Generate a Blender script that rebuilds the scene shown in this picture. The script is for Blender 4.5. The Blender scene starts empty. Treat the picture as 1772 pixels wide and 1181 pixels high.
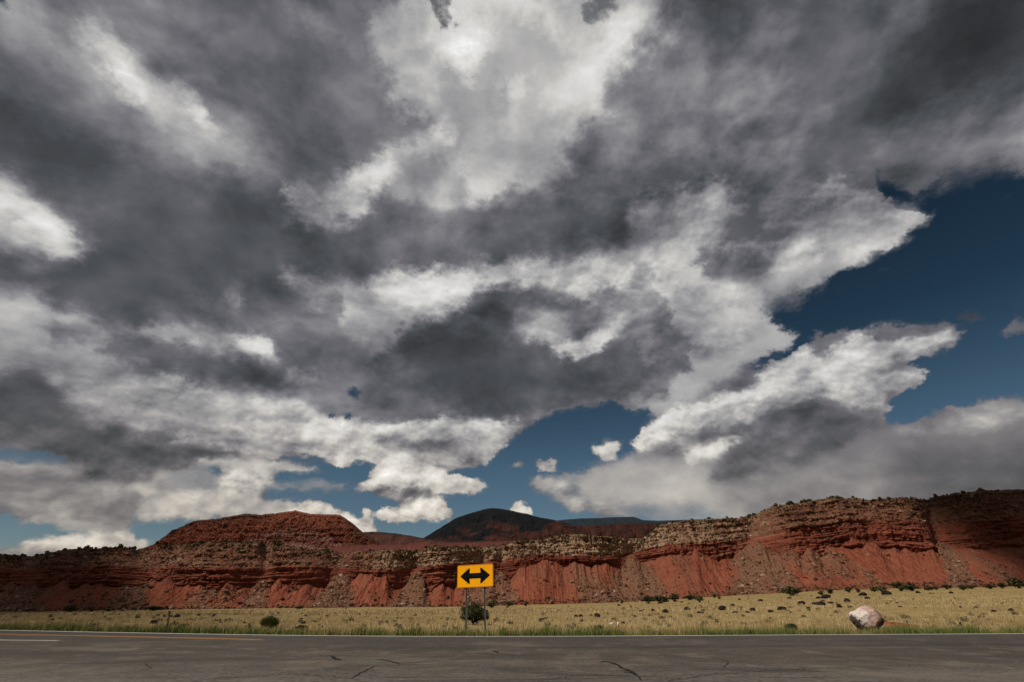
import bpy, bmesh, math, random
import numpy as np
from mathutils import Vector

# ---------------------------------------------------------------- scene, camera
scene = bpy.context.scene
col = scene.collection
W0, H0 = 1772.0, 1181.0
FPX = 860.0
CAM_Z = 1.0
PITCH = math.atan((1040 - H0 / 2) / FPX)

cam_data = bpy.data.cameras.new('camera')
cam_data.sensor_width = 36.0
cam_data.lens = FPX / W0 * 36.0
cam_data.clip_start = 0.1
cam_data.clip_end = 40000
cam = bpy.data.objects.new('camera', cam_data)
col.objects.link(cam)
cam.location = (0, 0, CAM_Z)
cam.rotation_euler = (math.pi / 2 + PITCH, 0, 0)
scene.camera = cam
scene.view_settings.view_transform = 'Standard'
scene.view_settings.look = 'None'
scene.view_settings.exposure = 0.0
scene.view_settings.gamma = 1.0
scene.view_settings.use_curve_mapping = False

SUN_EL = math.radians(47)
SUN_AZ = math.radians(233)      # clockwise from +Y: behind the camera and to its left
sun_vec = Vector((math.sin(SUN_AZ) * math.cos(SUN_EL), math.cos(SUN_AZ) * math.cos(SUN_EL), math.sin(SUN_EL)))
sun_data = bpy.data.lights.new('sun', 'SUN')
sun_data.energy = 3.5
sun_data.angle = math.radians(0.53)
sun_data.color = (1.0, 0.93, 0.82)
sun = bpy.data.objects.new('sun', sun_data)
col.objects.link(sun)
sun.rotation_euler = sun_vec.to_track_quat('Z', 'Y').to_euler()
sun.location = (-200, -200, 400)


def ray(px, py):
    """direction of the photograph's pixel, in world axes"""
    px = np.asarray(px, float); py = np.asarray(py, float)
    x = px - W0 / 2; u = H0 / 2 - py
    c, s = math.cos(PITCH), math.sin(PITCH)
    return x, FPX * c - u * s, FPX * s + u * c


def at(px, py, Y):
    """world point at depth Y seen at that pixel"""
    x, y, z = ray(px, py)
    k = Y / y
    return x * k, Y + 0 * k, CAM_Z + z * k


def to_px(X, Y, Z):
    c, s = math.cos(PITCH), math.sin(PITCH)
    dz = Z - CAM_Z
    f = Y * c + dz * s
    u = -Y * s + dz * c
    f = np.maximum(f, 1e-3 * np.maximum(np.abs(u), 1e-6) + 1e-9)
    return W0 / 2 + FPX * X / f, H0 / 2 - FPX * u / f


# ---------------------------------------------------------------- node helpers
class NT:
    def __init__(self, tree):
        self.t = tree
        self.n = tree.nodes
        self.l = tree.links

    def node(self, kind, **kw):
        nd = self.n.new(kind)
        for k, v in kw.items():
            setattr(nd, k, v)
        return nd

    def put(self, sock, val):
        if val is None:
            return
        if hasattr(val, 'is_output'):
            self.l.new(val, sock)
        else:
            if sock.type == 'RGBA' and len(val) == 3:
                val = (*val, 1.0)
            sock.default_value = val

    def math(self, op, a, b=None, c=None, clamp=False):
        nd = self.node('ShaderNodeMath', operation=op, use_clamp=clamp)
        self.put(nd.inputs[0], a); self.put(nd.inputs[1], b); self.put(nd.inputs[2], c)
        return nd.outputs[0]

    def vm(self, op, a, b=None, scale=None):
        nd = self.node('ShaderNodeVectorMath', operation=op)
        self.put(nd.inputs[0], a)
        if b is not None: self.put(nd.inputs[1], b)
        if scale is not None: self.put(nd.inputs['Scale'], scale)
        return nd.outputs['Value'] if op in ('LENGTH', 'DOT_PRODUCT', 'DISTANCE') else nd.outputs[0]

    def noise(self, vec, scale, detail=4, rough=0.5, lac=2.0, dist=0.0, color=False):
        nd = self.node('ShaderNodeTexNoise', noise_dimensions='3D')
        self.put(nd.inputs['Vector'], vec)
        self.put(nd.inputs['Scale'], scale); self.put(nd.inputs['Detail'], detail)
        self.put(nd.inputs['Roughness'], rough); self.put(nd.inputs['Lacunarity'], lac)
        self.put(nd.inputs['Distortion'], dist)
        return nd.outputs['Color'] if color else nd.outputs[0]

    def maprange(self, v, a, b, c=0.0, d=1.0, kind='LINEAR'):
        nd = self.node('ShaderNodeMapRange', interpolation_type=kind)
        for i, x in enumerate((v, a, b, c, d)):
            self.put(nd.inputs[i], x)
        return nd.outputs[0]

    def mix(self, f, a, b, mode='MIX'):
        nd = self.node('ShaderNodeMix', data_type='RGBA', blend_type=mode, clamp_factor=True)
        self.put(nd.inputs[0], f); self.put(nd.inputs[6], a); self.put(nd.inputs[7], b)
        return nd.outputs[2]

    def mixv(self, f, a, b):
        nd = self.node('ShaderNodeMix', data_type='VECTOR', factor_mode='UNIFORM')
        self.put(nd.inputs[0], f); self.put(nd.inputs[4], a); self.put(nd.inputs[5], b)
        return nd.outputs[1]

    def sep(self, v):
        nd = self.node('ShaderNodeSeparateXYZ'); self.put(nd.inputs[0], v)
        return nd.outputs

    def comb(self, x=0.0, y=0.0, z=0.0):
        nd = self.node('ShaderNodeCombineXYZ')
        for i, v in enumerate((x, y, z)): self.put(nd.inputs[i], v)
        return nd.outputs[0]

    def ramp(self, f, stops, interp='LINEAR'):
        nd = self.node('ShaderNodeValToRGB')
        cr = nd.color_ramp; cr.interpolation = interp
        while len(cr.elements) > 1: cr.elements.remove(cr.elements[-1])
        for i, (p, c) in enumerate(stops):
            e = cr.elements[0] if i == 0 else cr.elements.new(p)
            e.position = p
            e.color = (*c, 1.0) if len(c) == 3 else c
        self.put(nd.inputs[0], f)
        return nd.outputs[0]

    def attr(self, name):
        return self.node('ShaderNodeAttribute', attribute_name=name).outputs['Fac']


# ---------------------------------------------------------------- the sky
# cloud layout: soft outlines in the sky with the amount of cloud, its brightness
# (thin and sunlit = high, thick belly = low) and how billowy it is.
# (outline, softness, cover, light, billow); None leaves a channel as it is
SKY = [
    # upper left
    ([(0, 15), (60, 30), (140, 110), (100, 135), (0, 95)], 30, None, .52, None),
    ([(60, -80), (560, -80), (570, 250), (470, 260), (380, 180), (290, 140), (210, 100), (110, 40)], 50, None, .40, .5),
    ([(-200, 150), (0, 165), (100, 190), (230, 190), (300, 240), (500, 300), (500, 340), (200, 260), (0, 200)], 40, None, .47, .4),
    ([(145, 50), (195, 55), (235, 115), (280, 155), (340, 170), (378, 225), (372, 255), (310, 230), (235, 185), (195, 150), (160, 95)], 18, None, .60, .6),
    ([(175, 95), (205, 100), (240, 150), (235, 175), (200, 150)], 12, None, .82, .8),
    ([(310, 175), (345, 185), (365, 230), (330, 215)], 12, None, .76, .8),
    ([(300, 215), (420, 230), (480, 300), (380, 300), (300, 260)], 30, None, .52, .5),
    ([(-25, -25), (32, -25), (28, 14), (-25, 18)], 10, .0, None, None),
    # the long dark belt
    ([(-300, 170), (0, 185), (150, 235), (300, 295), (460, 325), (560, 330), (640, 335), (760, 330), (960, 330),
      (1100, 330), (1110, 400), (1040, 425), (950, 445), (850, 458), (760, 472), (700, 480), (640, 495), (560, 545),
      (480, 545), (400, 525), (340, 535), (240, 560), (170, 565), (100, 535), (55, 490), (-300, 470)], 22, None, .365, .45),
    ([(-300, 185), (0, 195), (200, 265), (200, 330), (0, 290), (-300, 290)], 30, None, .30, .2),
    ([(150, 380), (420, 350), (520, 430), (420, 520), (240, 550), (100, 520), (60, 460)], 40, None, .315, .2),
    ([(-300, 300), (20, 300), (70, 340), (105, 395), (160, 425), (110, 445), (30, 432), (-300, 440)], 24, None, .61, .85),
    ([(60, 370), (105, 395), (150, 428), (100, 420)], 10, None, .82, .8),
    ([(0, 370), (35, 370), (30, 395), (0, 395)], 8, None, .45, .5),
    ([(480, 470), (520, 475), (600, 490), (600, 515), (540, 520), (500, 505)], 12, None, .60, .7),
    ([(385, 510), (425, 505), (420, 525), (385, 525)], 6, None, .66, .7),
    # top centre
    ([(560, -80), (700, -80), (700, 60), (640, 60), (590, 30)], 30, None, .48, .4),
    ([(640, 20), (720, 10), (760, 60), (760, 190), (700, 200), (640, 130)], 25, None, .64, .6),
    ([(700, -120), (1180, -120), (1150, 60), (1080, 130), (1040, 220), (940, 260), (820, 260), (760, 180), (740, 60)], 55, None, .72, .7),
    ([(480, 0), (560, 0), (600, 80), (560, 60)], 25, None, .52, .5),
    ([(762, 62), (800, 36), (830, 52), (812, 112), (775, 100)], 48, None, 1.14, .5),
    ([(1040, 20), (1110, 25), (1095, 90), (1040, 80)], 16, None, .92, .8),
    ([(905, 0), (925, 10), (920, 40), (900, 30)], 8, None, .95, .6),
    ([(830, 60), (930, 40), (980, 130), (900, 200), (840, 160)], 26, None, .66, .35),
    ([(890, 10), (940, 15), (960, 60), (930, 60)], 14, None, .86, .6),
    ([(770, 120), (850, 110), (870, 230), (800, 260), (760, 190)], 25, None, .58, .4),
    ([(750, 230), (960, 230), (960, 330), (780, 330)], 40, None, .66, .5),
    ([(870, 135), (905, 130), (905, 190), (880, 180)], 14, None, .80, .6),
    ([(590, 140), (660, 130), (690, 210), (650, 260), (590, 290), (560, 230)], 34, None, .45, .5),
    ([(590, 300), (680, 255), (770, 215), (775, 260), (700, 300), (650, 340), (600, 370)], 18, None, .74, .8),
    ([(680, 260), (780, 250), (800, 330), (760, 360), (660, 340)], 28, None, .53, .5),
    ([(500, 330), (590, 320), (640, 340), (630, 380), (540, 400), (500, 380)], 16, None, .62, .8),
    ([(790, 290), (880, 290), (880, 325), (800, 330)], 16, None, .70, .6),
    ([(960, 290), (1010, 300), (1000, 330), (950, 320)], 14, None, .68, .7),
    ([(731, -60), (795, -60), (792, 25), (778, 30), (768, 52), (752, 40)], 10, .46, .64, .2),
    ([(1022, -60), (1070, -60), (1068, 20), (1050, 18), (1020, 42), (1008, 20)], 12, .50, .64, .2),
    ([(1190, -60), (1215, -60), (1215, 15), (1200, 10)], 8, .5, .62, .2),
    # upper right
    ([(1060, 140), (1130, 100), (1200, 90), (1210, 410), (1090, 400), (985, 375), (965, 320), (1010, 240)], 42, None, .40, .6),
    ([(1130, 290), (1200, 250), (1210, 330), (1140, 340)], 25, None, .34, .3),
    ([(1190, -120), (1900, -120), (1900, 300), (1700, 300), (1560, 330), (1480, 340), (1300, 340), (1200, 400)], 55, None, .385, .62),
    ([(1220, 130), (1330, 140), (1340, 190), (1260, 190)], 25, None, .46, .5),
    ([(1380, 30), (1500, 40), (1520, 180), (1400, 170)], 40, None, .41, .4),
    ([(1640, -20), (2000, -20), (2000, 160), (1640, 160), (1560, 80)], 40, None, .23, .3),
    ([(1460, 170), (1600, 100), (1650, 120), (1520, 210), (1440, 220)], 20, None, .30, .3),
    ([(1610, 330), (1570, 330), (1640, 270), (1720, 220), (1900, 120), (1900, 230), (1760, 270), (1690, 290)], 16, None, .44, .6),
    ([(1400, 230), (1490, 220), (1540, 310), (1480, 340), (1400, 320)], 20, None, .35, .3),
    # bright cloud, right of centre
    ([(1110, 350), (1200, 330), (1320, 320), (1440, 310), (1530, 330), (1620, 370), (1560, 430), (1450, 470), (1370, 520),
      (1330, 560), (1380, 580), (1330, 620), (1230, 640), (1190, 640), (1150, 560), (1130, 480), (1080, 430)], 16, None, .655, .9),
    ([(1080, 370), (1140, 360), (1170, 400), (1100, 410)], 14, None, .60, .7),
    ([(1160, 440), (1230, 420), (1280, 510), (1240, 600), (1180, 540)], 25, None, .74, .7),
    ([(1212, 432), (1260, 425), (1330, 450), (1330, 485), (1290, 500), (1215, 480)], 10, None, .49, .7),
    ([(1300, 350), (1440, 330), (1470, 380), (1360, 420), (1290, 400)], 22, None, .55, .8),
    ([(1420, 380), (1520, 360), (1560, 400), (1440, 450)], 18, None, .57, .8),
    ([(1150, 500), (1250, 520), (1300, 570), (1220, 590), (1150, 560)], 20, None, .56, .6),
    ([(1250, 300), (1420, 290), (1400, 340), (1270, 350)], 16, None, .42, .5),
    ([(1150, 620), (1320, 610), (1260, 660), (1100, 720), (1090, 690)], 18, .9, .60, .2),
    # bright rim behind the central dark cloud
    ([(590, 500), (660, 480), (790, 470), (860, 455), (980, 440), (1090, 425), (1130, 460), (1140, 500), (1000, 520),
      (850, 500), (800, 540), (720, 560), (650, 610), (590, 600)], 12, None, .67, .9),
    ([(640, 490), (690, 480), (760, 482), (770, 500), (700, 510), (650, 505)], 10, None, .84, .9),
    ([(770, 485), (850, 470), (880, 485), (800, 500)], 10, None, .74, .9),
    ([(600, 520), (680, 515), (700, 560), (620, 610), (590, 590)], 20, None, .60, .5),
    ([(480, 600), (590, 560), (660, 590), (650, 650), (720, 700), (640, 715), (520, 690)], 25, None, .47, .4),
    # central dark cloud
    ([(645, 630), (700, 560), (760, 545), (800, 520), (815, 500), (900, 500), (960, 510), (1010, 520), (1060, 500),
      (1140, 500), (1150, 550), (1120, 590), (1190, 610), (1190, 640), (1120, 665), (1060, 680), (960, 702), (880, 722),
      (800, 718), (740, 690), (660, 655)], 14, None, .345, .5),
    ([(700, 590), (800, 560), (900, 610), (1050, 650), (960, 690), (880, 712), (800, 700)], 30, None, .30, .2),
    ([(885, 530), (950, 525), (1000, 575), (960, 600), (890, 590)], 12, None, .47, .7),
    ([(950, 605), (1000, 590), (1060, 545), (1075, 565), (1020, 610), (970, 625)], 9, None, .66, .8),
    ([(1080, 580), (1140, 560), (1200, 590), (1180, 615), (1110, 615)], 14, None, .50, .6),
    ([(1000, 535), (1020, 510), (1060, 495), (1135, 495), (1150, 550), (1080, 560), (1010, 560)], 9, None, .38, .8),
    ([(1100, 450), (1130, 460), (1140, 490), (1080, 480)], 10, None, .50, .7),
    ([(1120, 640), (1165, 650), (1160, 685), (1110, 680)], 10, None, .43, .6),
    ([(590, 690), (650, 655), (740, 690), (830, 722), (790, 735), (700, 735), (600, 715)], 14, None, .43, .5),
    # left middle
    ([(-300, 480), (40, 480), (70, 520), (0, 535), (-300, 540)], 14, None, .43, .4),
    ([(-300, 535), (70, 500), (100, 540), (190, 580), (180, 640), (-300, 640)], 20, None, .56, .5),
    ([(80, 560), (160, 555), (180, 590), (90, 595)], 14, None, .44, .5),
    ([(180, 590), (260, 565), (400, 575), (478, 590), (478, 640), (380, 640), (250, 610)], 14, None, .58, .8),
    ([(395, 585), (470, 590), (472, 618), (420, 615)], 8, None, .78, .9),
    ([(165, 605), (200, 578), (260, 590), (340, 610), (440, 635), (500, 655), (420, 668), (330, 658), (230, 640)], 13, None, .375, .4),
    ([(490, 600), (560, 600), (560, 640), (500, 630)], 14, None, .42, .5),
    ([(500, 640), (560, 640), (560, 660), (480, 665)], 8, None, .62, .8),
    ([(-300, 650), (90, 650), (120, 700), (60, 730), (-300, 720)], 25, None, .35, .3),
    ([(70, 650), (200, 640), (400, 670), (520, 680), (460, 720), (380, 755), (250, 745), (130, 700)], 22, None, .585, .8),
    ([(230, 665), (320, 665), (380, 690), (300, 680)], 8, None, .68, .9),
    ([(430, 690), (520, 690), (580, 735), (520, 780), (420, 780), (380, 760)], 12, None, .66, 1.),
    ([(-300, 730), (120, 715), (180, 740), (260, 755), (380, 762), (400, 775), (330, 796), (250, 806), (150, 800), (0, 775), (-300, 775)], 12, None, .355, .4),
    # blue openings
    ([(1530, 305), (1562, 325), (1590, 345), (1640, 315), (1772, 290), (2200, 250), (2200, 640), (1772, 690), (1650, 700),
      (1560, 735), (1520, 725), (1545, 690), (1600, 640), (1660, 575), (1600, 560), (1500, 560), (1400, 590), (1330, 640),
      (1290, 640), (1375, 585), (1310, 560), (1330, 520), (1440, 478), (1560, 430), (1618, 372), (1535, 362)], 8, .0, None, None),
    ([(250, 960), (215, 900), (330, 860), (340, 805), (350, 785), (440, 792), (530, 792), (640, 798), (720, 800), (830, 806),
      (868, 770), (900, 745), (965, 712), (1060, 687), (1110, 690), (1135, 715), (1095, 765), (1110, 778), (1010, 825),
      (920, 840), (960, 870), (1000, 890), (1260, 905), (1260, 1000), (250, 1000)], 8, .0, None, None),
    ([(612, 668), (628, 668), (632, 690), (620, 690)], 4, .0, None, None),
    ([(555, 718), (572, 718), (572, 738), (556, 732)], 4, .1, None, None),
    ([(596, 718), (616, 722), (610, 738), (598, 734)], 4, .1, None, None),
    ([(-300, 770), (20, 775), (110, 785), (130, 800), (60, 802), (-300, 798)], 8, .35, None, .1),
    # frayed edges along the right-hand opening
    ([(1290, 500), (1440, 465), (1560, 420), (1640, 380), (1640, 420), (1560, 470), (1440, 520), (1340, 560), (1400, 600), (1300, 640)], 14, None, None, .32),
    ([(1550, 320), (1680, 285), (1780, 270), (1780, 320), (1640, 345), (1560, 350)], 12, None, None, .30),
    ([(1300, 510), (1400, 495), (1380, 540), (1320, 550)], 16, .5, .50, .2),
    # low left bank
    ([(-300, 800), (120, 800), (330, 812), (330, 870), (260, 900), (210, 915), (80, 930), (-300, 905)], 16, 1.0, .535, .3),
    ([(140, 800), (260, 798), (270, 825), (210, 842), (150, 825)], 8, .95, .42, .6),
    ([(-300, 840), (120, 830), (160, 880), (60, 890), (-300, 890)], 16, .95, .50, .3),
    ([(-300, 892), (10, 892), (80, 905), (180, 925), (80, 930), (20, 950), (-300, 955)], 7, .0, None, None),
    ([(232, 890), (300, 880), (310, 960), (240, 960)], 7, .0, None, None),
    ([(14, 898), (40, 890), (75, 893), (70, 906), (20, 908)], 4, .9, .62, .8),
    ([(40, 935), (130, 922), (200, 918), (268, 935), (250, 960), (40, 960)], 6, .85, .60, .6),
    # cream cumulus row above the gap
    ([(505, 735), (540, 722), (560, 738), (585, 738), (600, 732), (620, 735), (655, 727), (700, 735), (760, 728), (830, 726), (905, 728), (885, 752), (862, 778),
      (838, 790), (790, 786), (723, 790), (640, 797), (590, 799), (520, 786)], 6, 1.15, .70, 1.),
    ([(530, 730), (560, 738), (600, 735), (640, 740), (640, 760), (560, 762), (520, 752)], 7, None, .80, 1.),
    ([(660, 735), (760, 732), (850, 730), (840, 748), (740, 750), (660, 752)], 7, None, .78, 1.),
    ([(664, 756), (708, 754), (720, 766), (800, 762), (830, 772), (770, 784), (700, 778), (650, 770)], 6, None, .54, .7),
    ([(640, 790), (723, 784), (800, 790), (862, 775), (850, 806), (800, 806), (760, 800), (720, 802)], 6, .85, .62, .9),
    ([(300, 740), (400, 735), (520, 740), (525, 775), (440, 790), (400, 770), (300, 760)], 10, 1.1, .62, .9),
    # small clouds in the gap
    ([(330, 795), (360, 786), (430, 790), (530, 804), (570, 818), (520, 818), (420, 812), (345, 806)], 5, 1.0, .66, .25),
    ([(360, 848), (368, 828), (384, 812), (405, 807), (430, 814), (455, 812), (478, 824), (470, 842), (440, 858), (385, 860)], 4, 1.15, .69, 1.),
    ([(370, 845), (420, 840), (462, 843), (442, 862), (380, 864)], 5, 1.1, .52, .7),
    ([(290, 812), (365, 808), (372, 846), (290, 850)], 8, .75, .58, .1),
    ([(445, 830), (600, 828), (612, 846), (460, 852)], 9, .66, .58, .08),
    ([(240, 850), (360, 846), (440, 858), (510, 872), (515, 900), (240, 905)], 6, 1.05, .62, .4),
    ([(300, 848), (380, 852), (500, 868), (480, 878), (320, 868)], 6, None, .65, .5),
    ([(505, 880), (535, 866), (565, 868), (590, 880), (612, 896), (640, 912), (560, 912), (505, 905)], 4, 1.2, .74, 1.),
    ([(615, 841), (640, 827), (655, 805), (683, 791), (710, 786), (722, 799), (774, 810), (801, 822), (830, 832), (815, 844), (790, 853), (740, 861), (672, 859), (637, 851)], 3, 1.25, .78, 1.),
    ([(632, 850), (655, 843), (740, 840), (805, 843), (790, 856), (740, 863), (660, 861)], 4, None, .46, .6),
    ([(650, 822), (690, 796), (712, 792), (720, 812), (690, 826)], 6, None, .86, 1.),
    ([(740, 815), (790, 822), (800, 836), (750, 834)], 5, None, .82, 1.),
    ([(690, 828), (750, 822), (750, 838), (690, 840)], 5, None, .64, 1.),
    ([(646, 896), (664, 879), (693, 873), (706, 862), (737, 858), (771, 866), (790, 892), (774, 899), (740, 902), (670, 901)], 3, 1.25, .78, 1.),
    ([(690, 876), (760, 874), (766, 880), (690, 882)], 3, None, .62, .8),
    ([(655, 896), (780, 894), (770, 902), (660, 903)], 3, None, .54, .6),
    ([(622, 886), (630, 878), (645, 879), (648, 892), (630, 896)], 3, 1.25, .72, 1.),
    ([(828, 832), (852, 835), (850, 842), (826, 842)], 4, .9, .60, .8),
    ([(612, 908), (640, 902), (654, 918), (620, 925)], 5, 1.6, .80, .9),
    ([(1026, 770), (1050, 758), (1074, 764), (1064, 785), (1034, 790)], 5, 1.25, .72, .85),
    ([(892, 792), (912, 790), (914, 806), (896, 806)], 6, 1.0, .56, .7),
    ([(928, 794), (968, 790), (966, 806), (934, 808)], 6, 1.1, .60, .75),
    ([(884, 886), (900, 872), (918, 884), (924, 900), (890, 902)], 3, 1.15, .80, 1.),
    ([(984, 880), (998, 876), (998, 888), (986, 888)], 4, 1.6, .66, 1.),
    ([(1640, 545), (1680, 545), (1675, 560), (1645, 560)], 6, .85, .32, .5),
    ([(1716, 572), (1772, 550), (1800, 550), (1790, 565), (1730, 580)], 6, .9, .36, .5),
    ([(1630, 660), (1650, 664), (1645, 678)], 5, .9, .36, .5),
    ([(1605, 640), (1630, 632), (1620, 648)], 5, .9, .40, .5),
    ([(740, 830), (845, 838), (840, 850), (760, 856)], 6, 1.0, .66, .8),
    ([(880, 808), (890, 803), (894, 812)], 4, 1.3, .56, .9),
    ([(915, 826), (980, 822), (1000, 832), (930, 838)], 6, .9, .60, .6),
    ([(1075, 690), (1110, 688), (1105, 702), (1080, 702)], 6, .9, .55, .8),
    ([(1040, 896), (1120, 884), (1150, 890), (1060, 904)], 5, .9, .60, .5),
    # rain bank and virga, lower right
    ([(920, 832), (1010, 815), (1110, 775), (1300, 775), (1480, 745), (1560, 735), (1640, 702), (1700, 692), (1772, 686),
      (2300, 660), (2300, 1000), (1240, 1000), (1160, 895), (1100, 870), (1060, 840)], 14, 1.0, .50, .06),
    ([(1560, 738), (1640, 704), (1700, 694), (1772, 688), (2000, 680), (2000, 720), (1700, 740), (1560, 770)], 14, None, .55, .6),
    ([(930, 835), (1110, 790), (1300, 790), (1300, 920), (1100, 890), (960, 868)], 32, .92, .62, .06),
    ([(930, 838), (1010, 818), (1000, 860), (1050, 880), (980, 870)], 8, .80, .62, .6),
    ([(1230, 800), (1450, 790), (1450, 880), (1250, 890)], 30, None, .50, .03),
    ([(1560, 790), (2300, 760), (2300, 1000), (1500, 1000)], 50, None, .39, .03),
    ([(1060, 880), (1220, 870), (1260, 900), (1260, 915), (1100, 905)], 14, .62, .55, .1),
    # right cumulus
    ([(1093, 768), (1122, 728), (1190, 700), (1312, 668), (1318, 646), (1350, 625), (1385, 598), (1425, 608), (1460, 582),
      (1492, 570), (1512, 592), (1560, 588), (1600, 575), (1640, 580), (1620, 605), (1560, 625), (1520, 640), (1590, 636),
      (1598, 652), (1560, 676), (1525, 680), (1545, 705), (1500, 732), (1420, 765), (1300, 790), (1200, 780)], 4, 1.1, .62, 1.),
    ([(1548, 629), (1640, 604), (1720, 640), (1604, 640)], 4, .0, None, None),
    ([(1606, 645), (1690, 640), (1680, 700), (1530, 700), (1536, 684), (1575, 674)], 4, .0, None, None),
    ([(1095, 765), (1124, 728), (1190, 701), (1312, 670), (1325, 645), (1390, 640), (1380, 670), (1300, 690), (1200, 715),
      (1130, 745)], 7, 1.1, .80, 1.),
    ([(1385, 602), (1425, 612), (1492, 574), (1505, 595), (1450, 640), (1370, 650), (1340, 640)], 7, 1.1, .74, 1.),
    ([(1520, 590), (1600, 578), (1636, 582), (1560, 612)], 6, 1.1, .66, 1.),
    ([(1410, 650), (1480, 645), (1520, 690), (1440, 690)], 8, 1.1, .68, 1.),
    ([(1120, 772), (1170, 745), (1260, 730), (1330, 715), (1440, 695), (1530, 710), (1480, 745), (1380, 770), (1300, 800),
      (1220, 780)], 9, 1.05, .45, .6),
    ([(1260, 770), (1420, 740), (1500, 740), (1440, 790), (1300, 830), (1230, 830)], 14, 1.0, .42, .4),
    ([(1180, 778), (1245, 760), (1300, 745), (1250, 775), (1190, 795)], 5, 1.0, .70, .8),
]

NC, NLOW, NHIGH = 236, 50, 36                      # columns; rows near the horizon (finer) and above
NR = NLOW + NHIGH
PX0, PX1, PZ0, PZM, PZ1 = -0.62, 0.62, 0.0, 0.25, 0.78


def poly_dist(P, poly):
    """signed distance (inside positive) of points P (n,2) to a polygon"""
    poly = np.asarray(poly, float)
    n = len(poly)
    d2 = np.full(len(P), 1e18)
    inside = np.zeros(len(P), bool)
    for i in range(n):
        a = poly[i]; b = poly[(i + 1) % n]
        ab = b - a
        t = np.clip(((P - a) @ ab) / max(ab @ ab, 1e-9), 0, 1)
        q = P - (a + t[:, None] * ab)
        d2 = np.minimum(d2, (q * q).sum(1))
        cond = (a[1] > P[:, 1]) != (b[1] > P[:, 1])
        with np.errstate(divide='ignore', invalid='ignore'):
            xi = a[0] + (P[:, 1] - a[1]) / (b[1] - a[1] if b[1] != a[1] else 1e-9) * ab[0]
        inside ^= cond & (P[:, 0] < xi)
    d = np.sqrt(d2)
    return np.where(inside, d, -d)


def cloud_layout():
    sx = np.linspace(PX0, PX1, NC); sz = np.concatenate([np.linspace(PZ0, PZM, NLOW, endpoint=False), np.linspace(PZM, PZ1, NHIGH)])
    dzr = np.gradient(sz)[:, None] * np.ones((1, NC))
    GX, GZ = np.meshgrid(sx, sz)
    out = np.zeros((NR * NC, 3))
    sub = (-.3, .3)
    for ox in sub:
        for oz in sub:
            a = GX.ravel() + ox * (sx[1] - sx[0]); b = GZ.ravel() + oz * dzr.ravel()
            r2 = a * a + b * b
            X = 2 * a / (1 + r2); Z = 2 * b / (1 + r2); Y = (1 - r2) / (1 + r2)
            px, py = to_px(X, Y, Z + CAM_Z)
            P = np.stack([np.clip(px, -3000, 5000), np.clip(py, -4000, 1300)], 1)
            v = np.tile(np.array([1.0, .46, .5]), (len(P), 1))
            for poly, soft, cov, lig, bil in SKY:
                w = np.clip(0.5 + poly_dist(P, poly) / (2 * soft), 0, 1)
                w = w * w * (3 - 2 * w)
                for k, val in enumerate((cov, lig, bil)):
                    if val is not None:
                        v[:, k] += (val - v[:, k]) * w
            out += v
    return (out / 4).reshape(NR, NC, 3)


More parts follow.
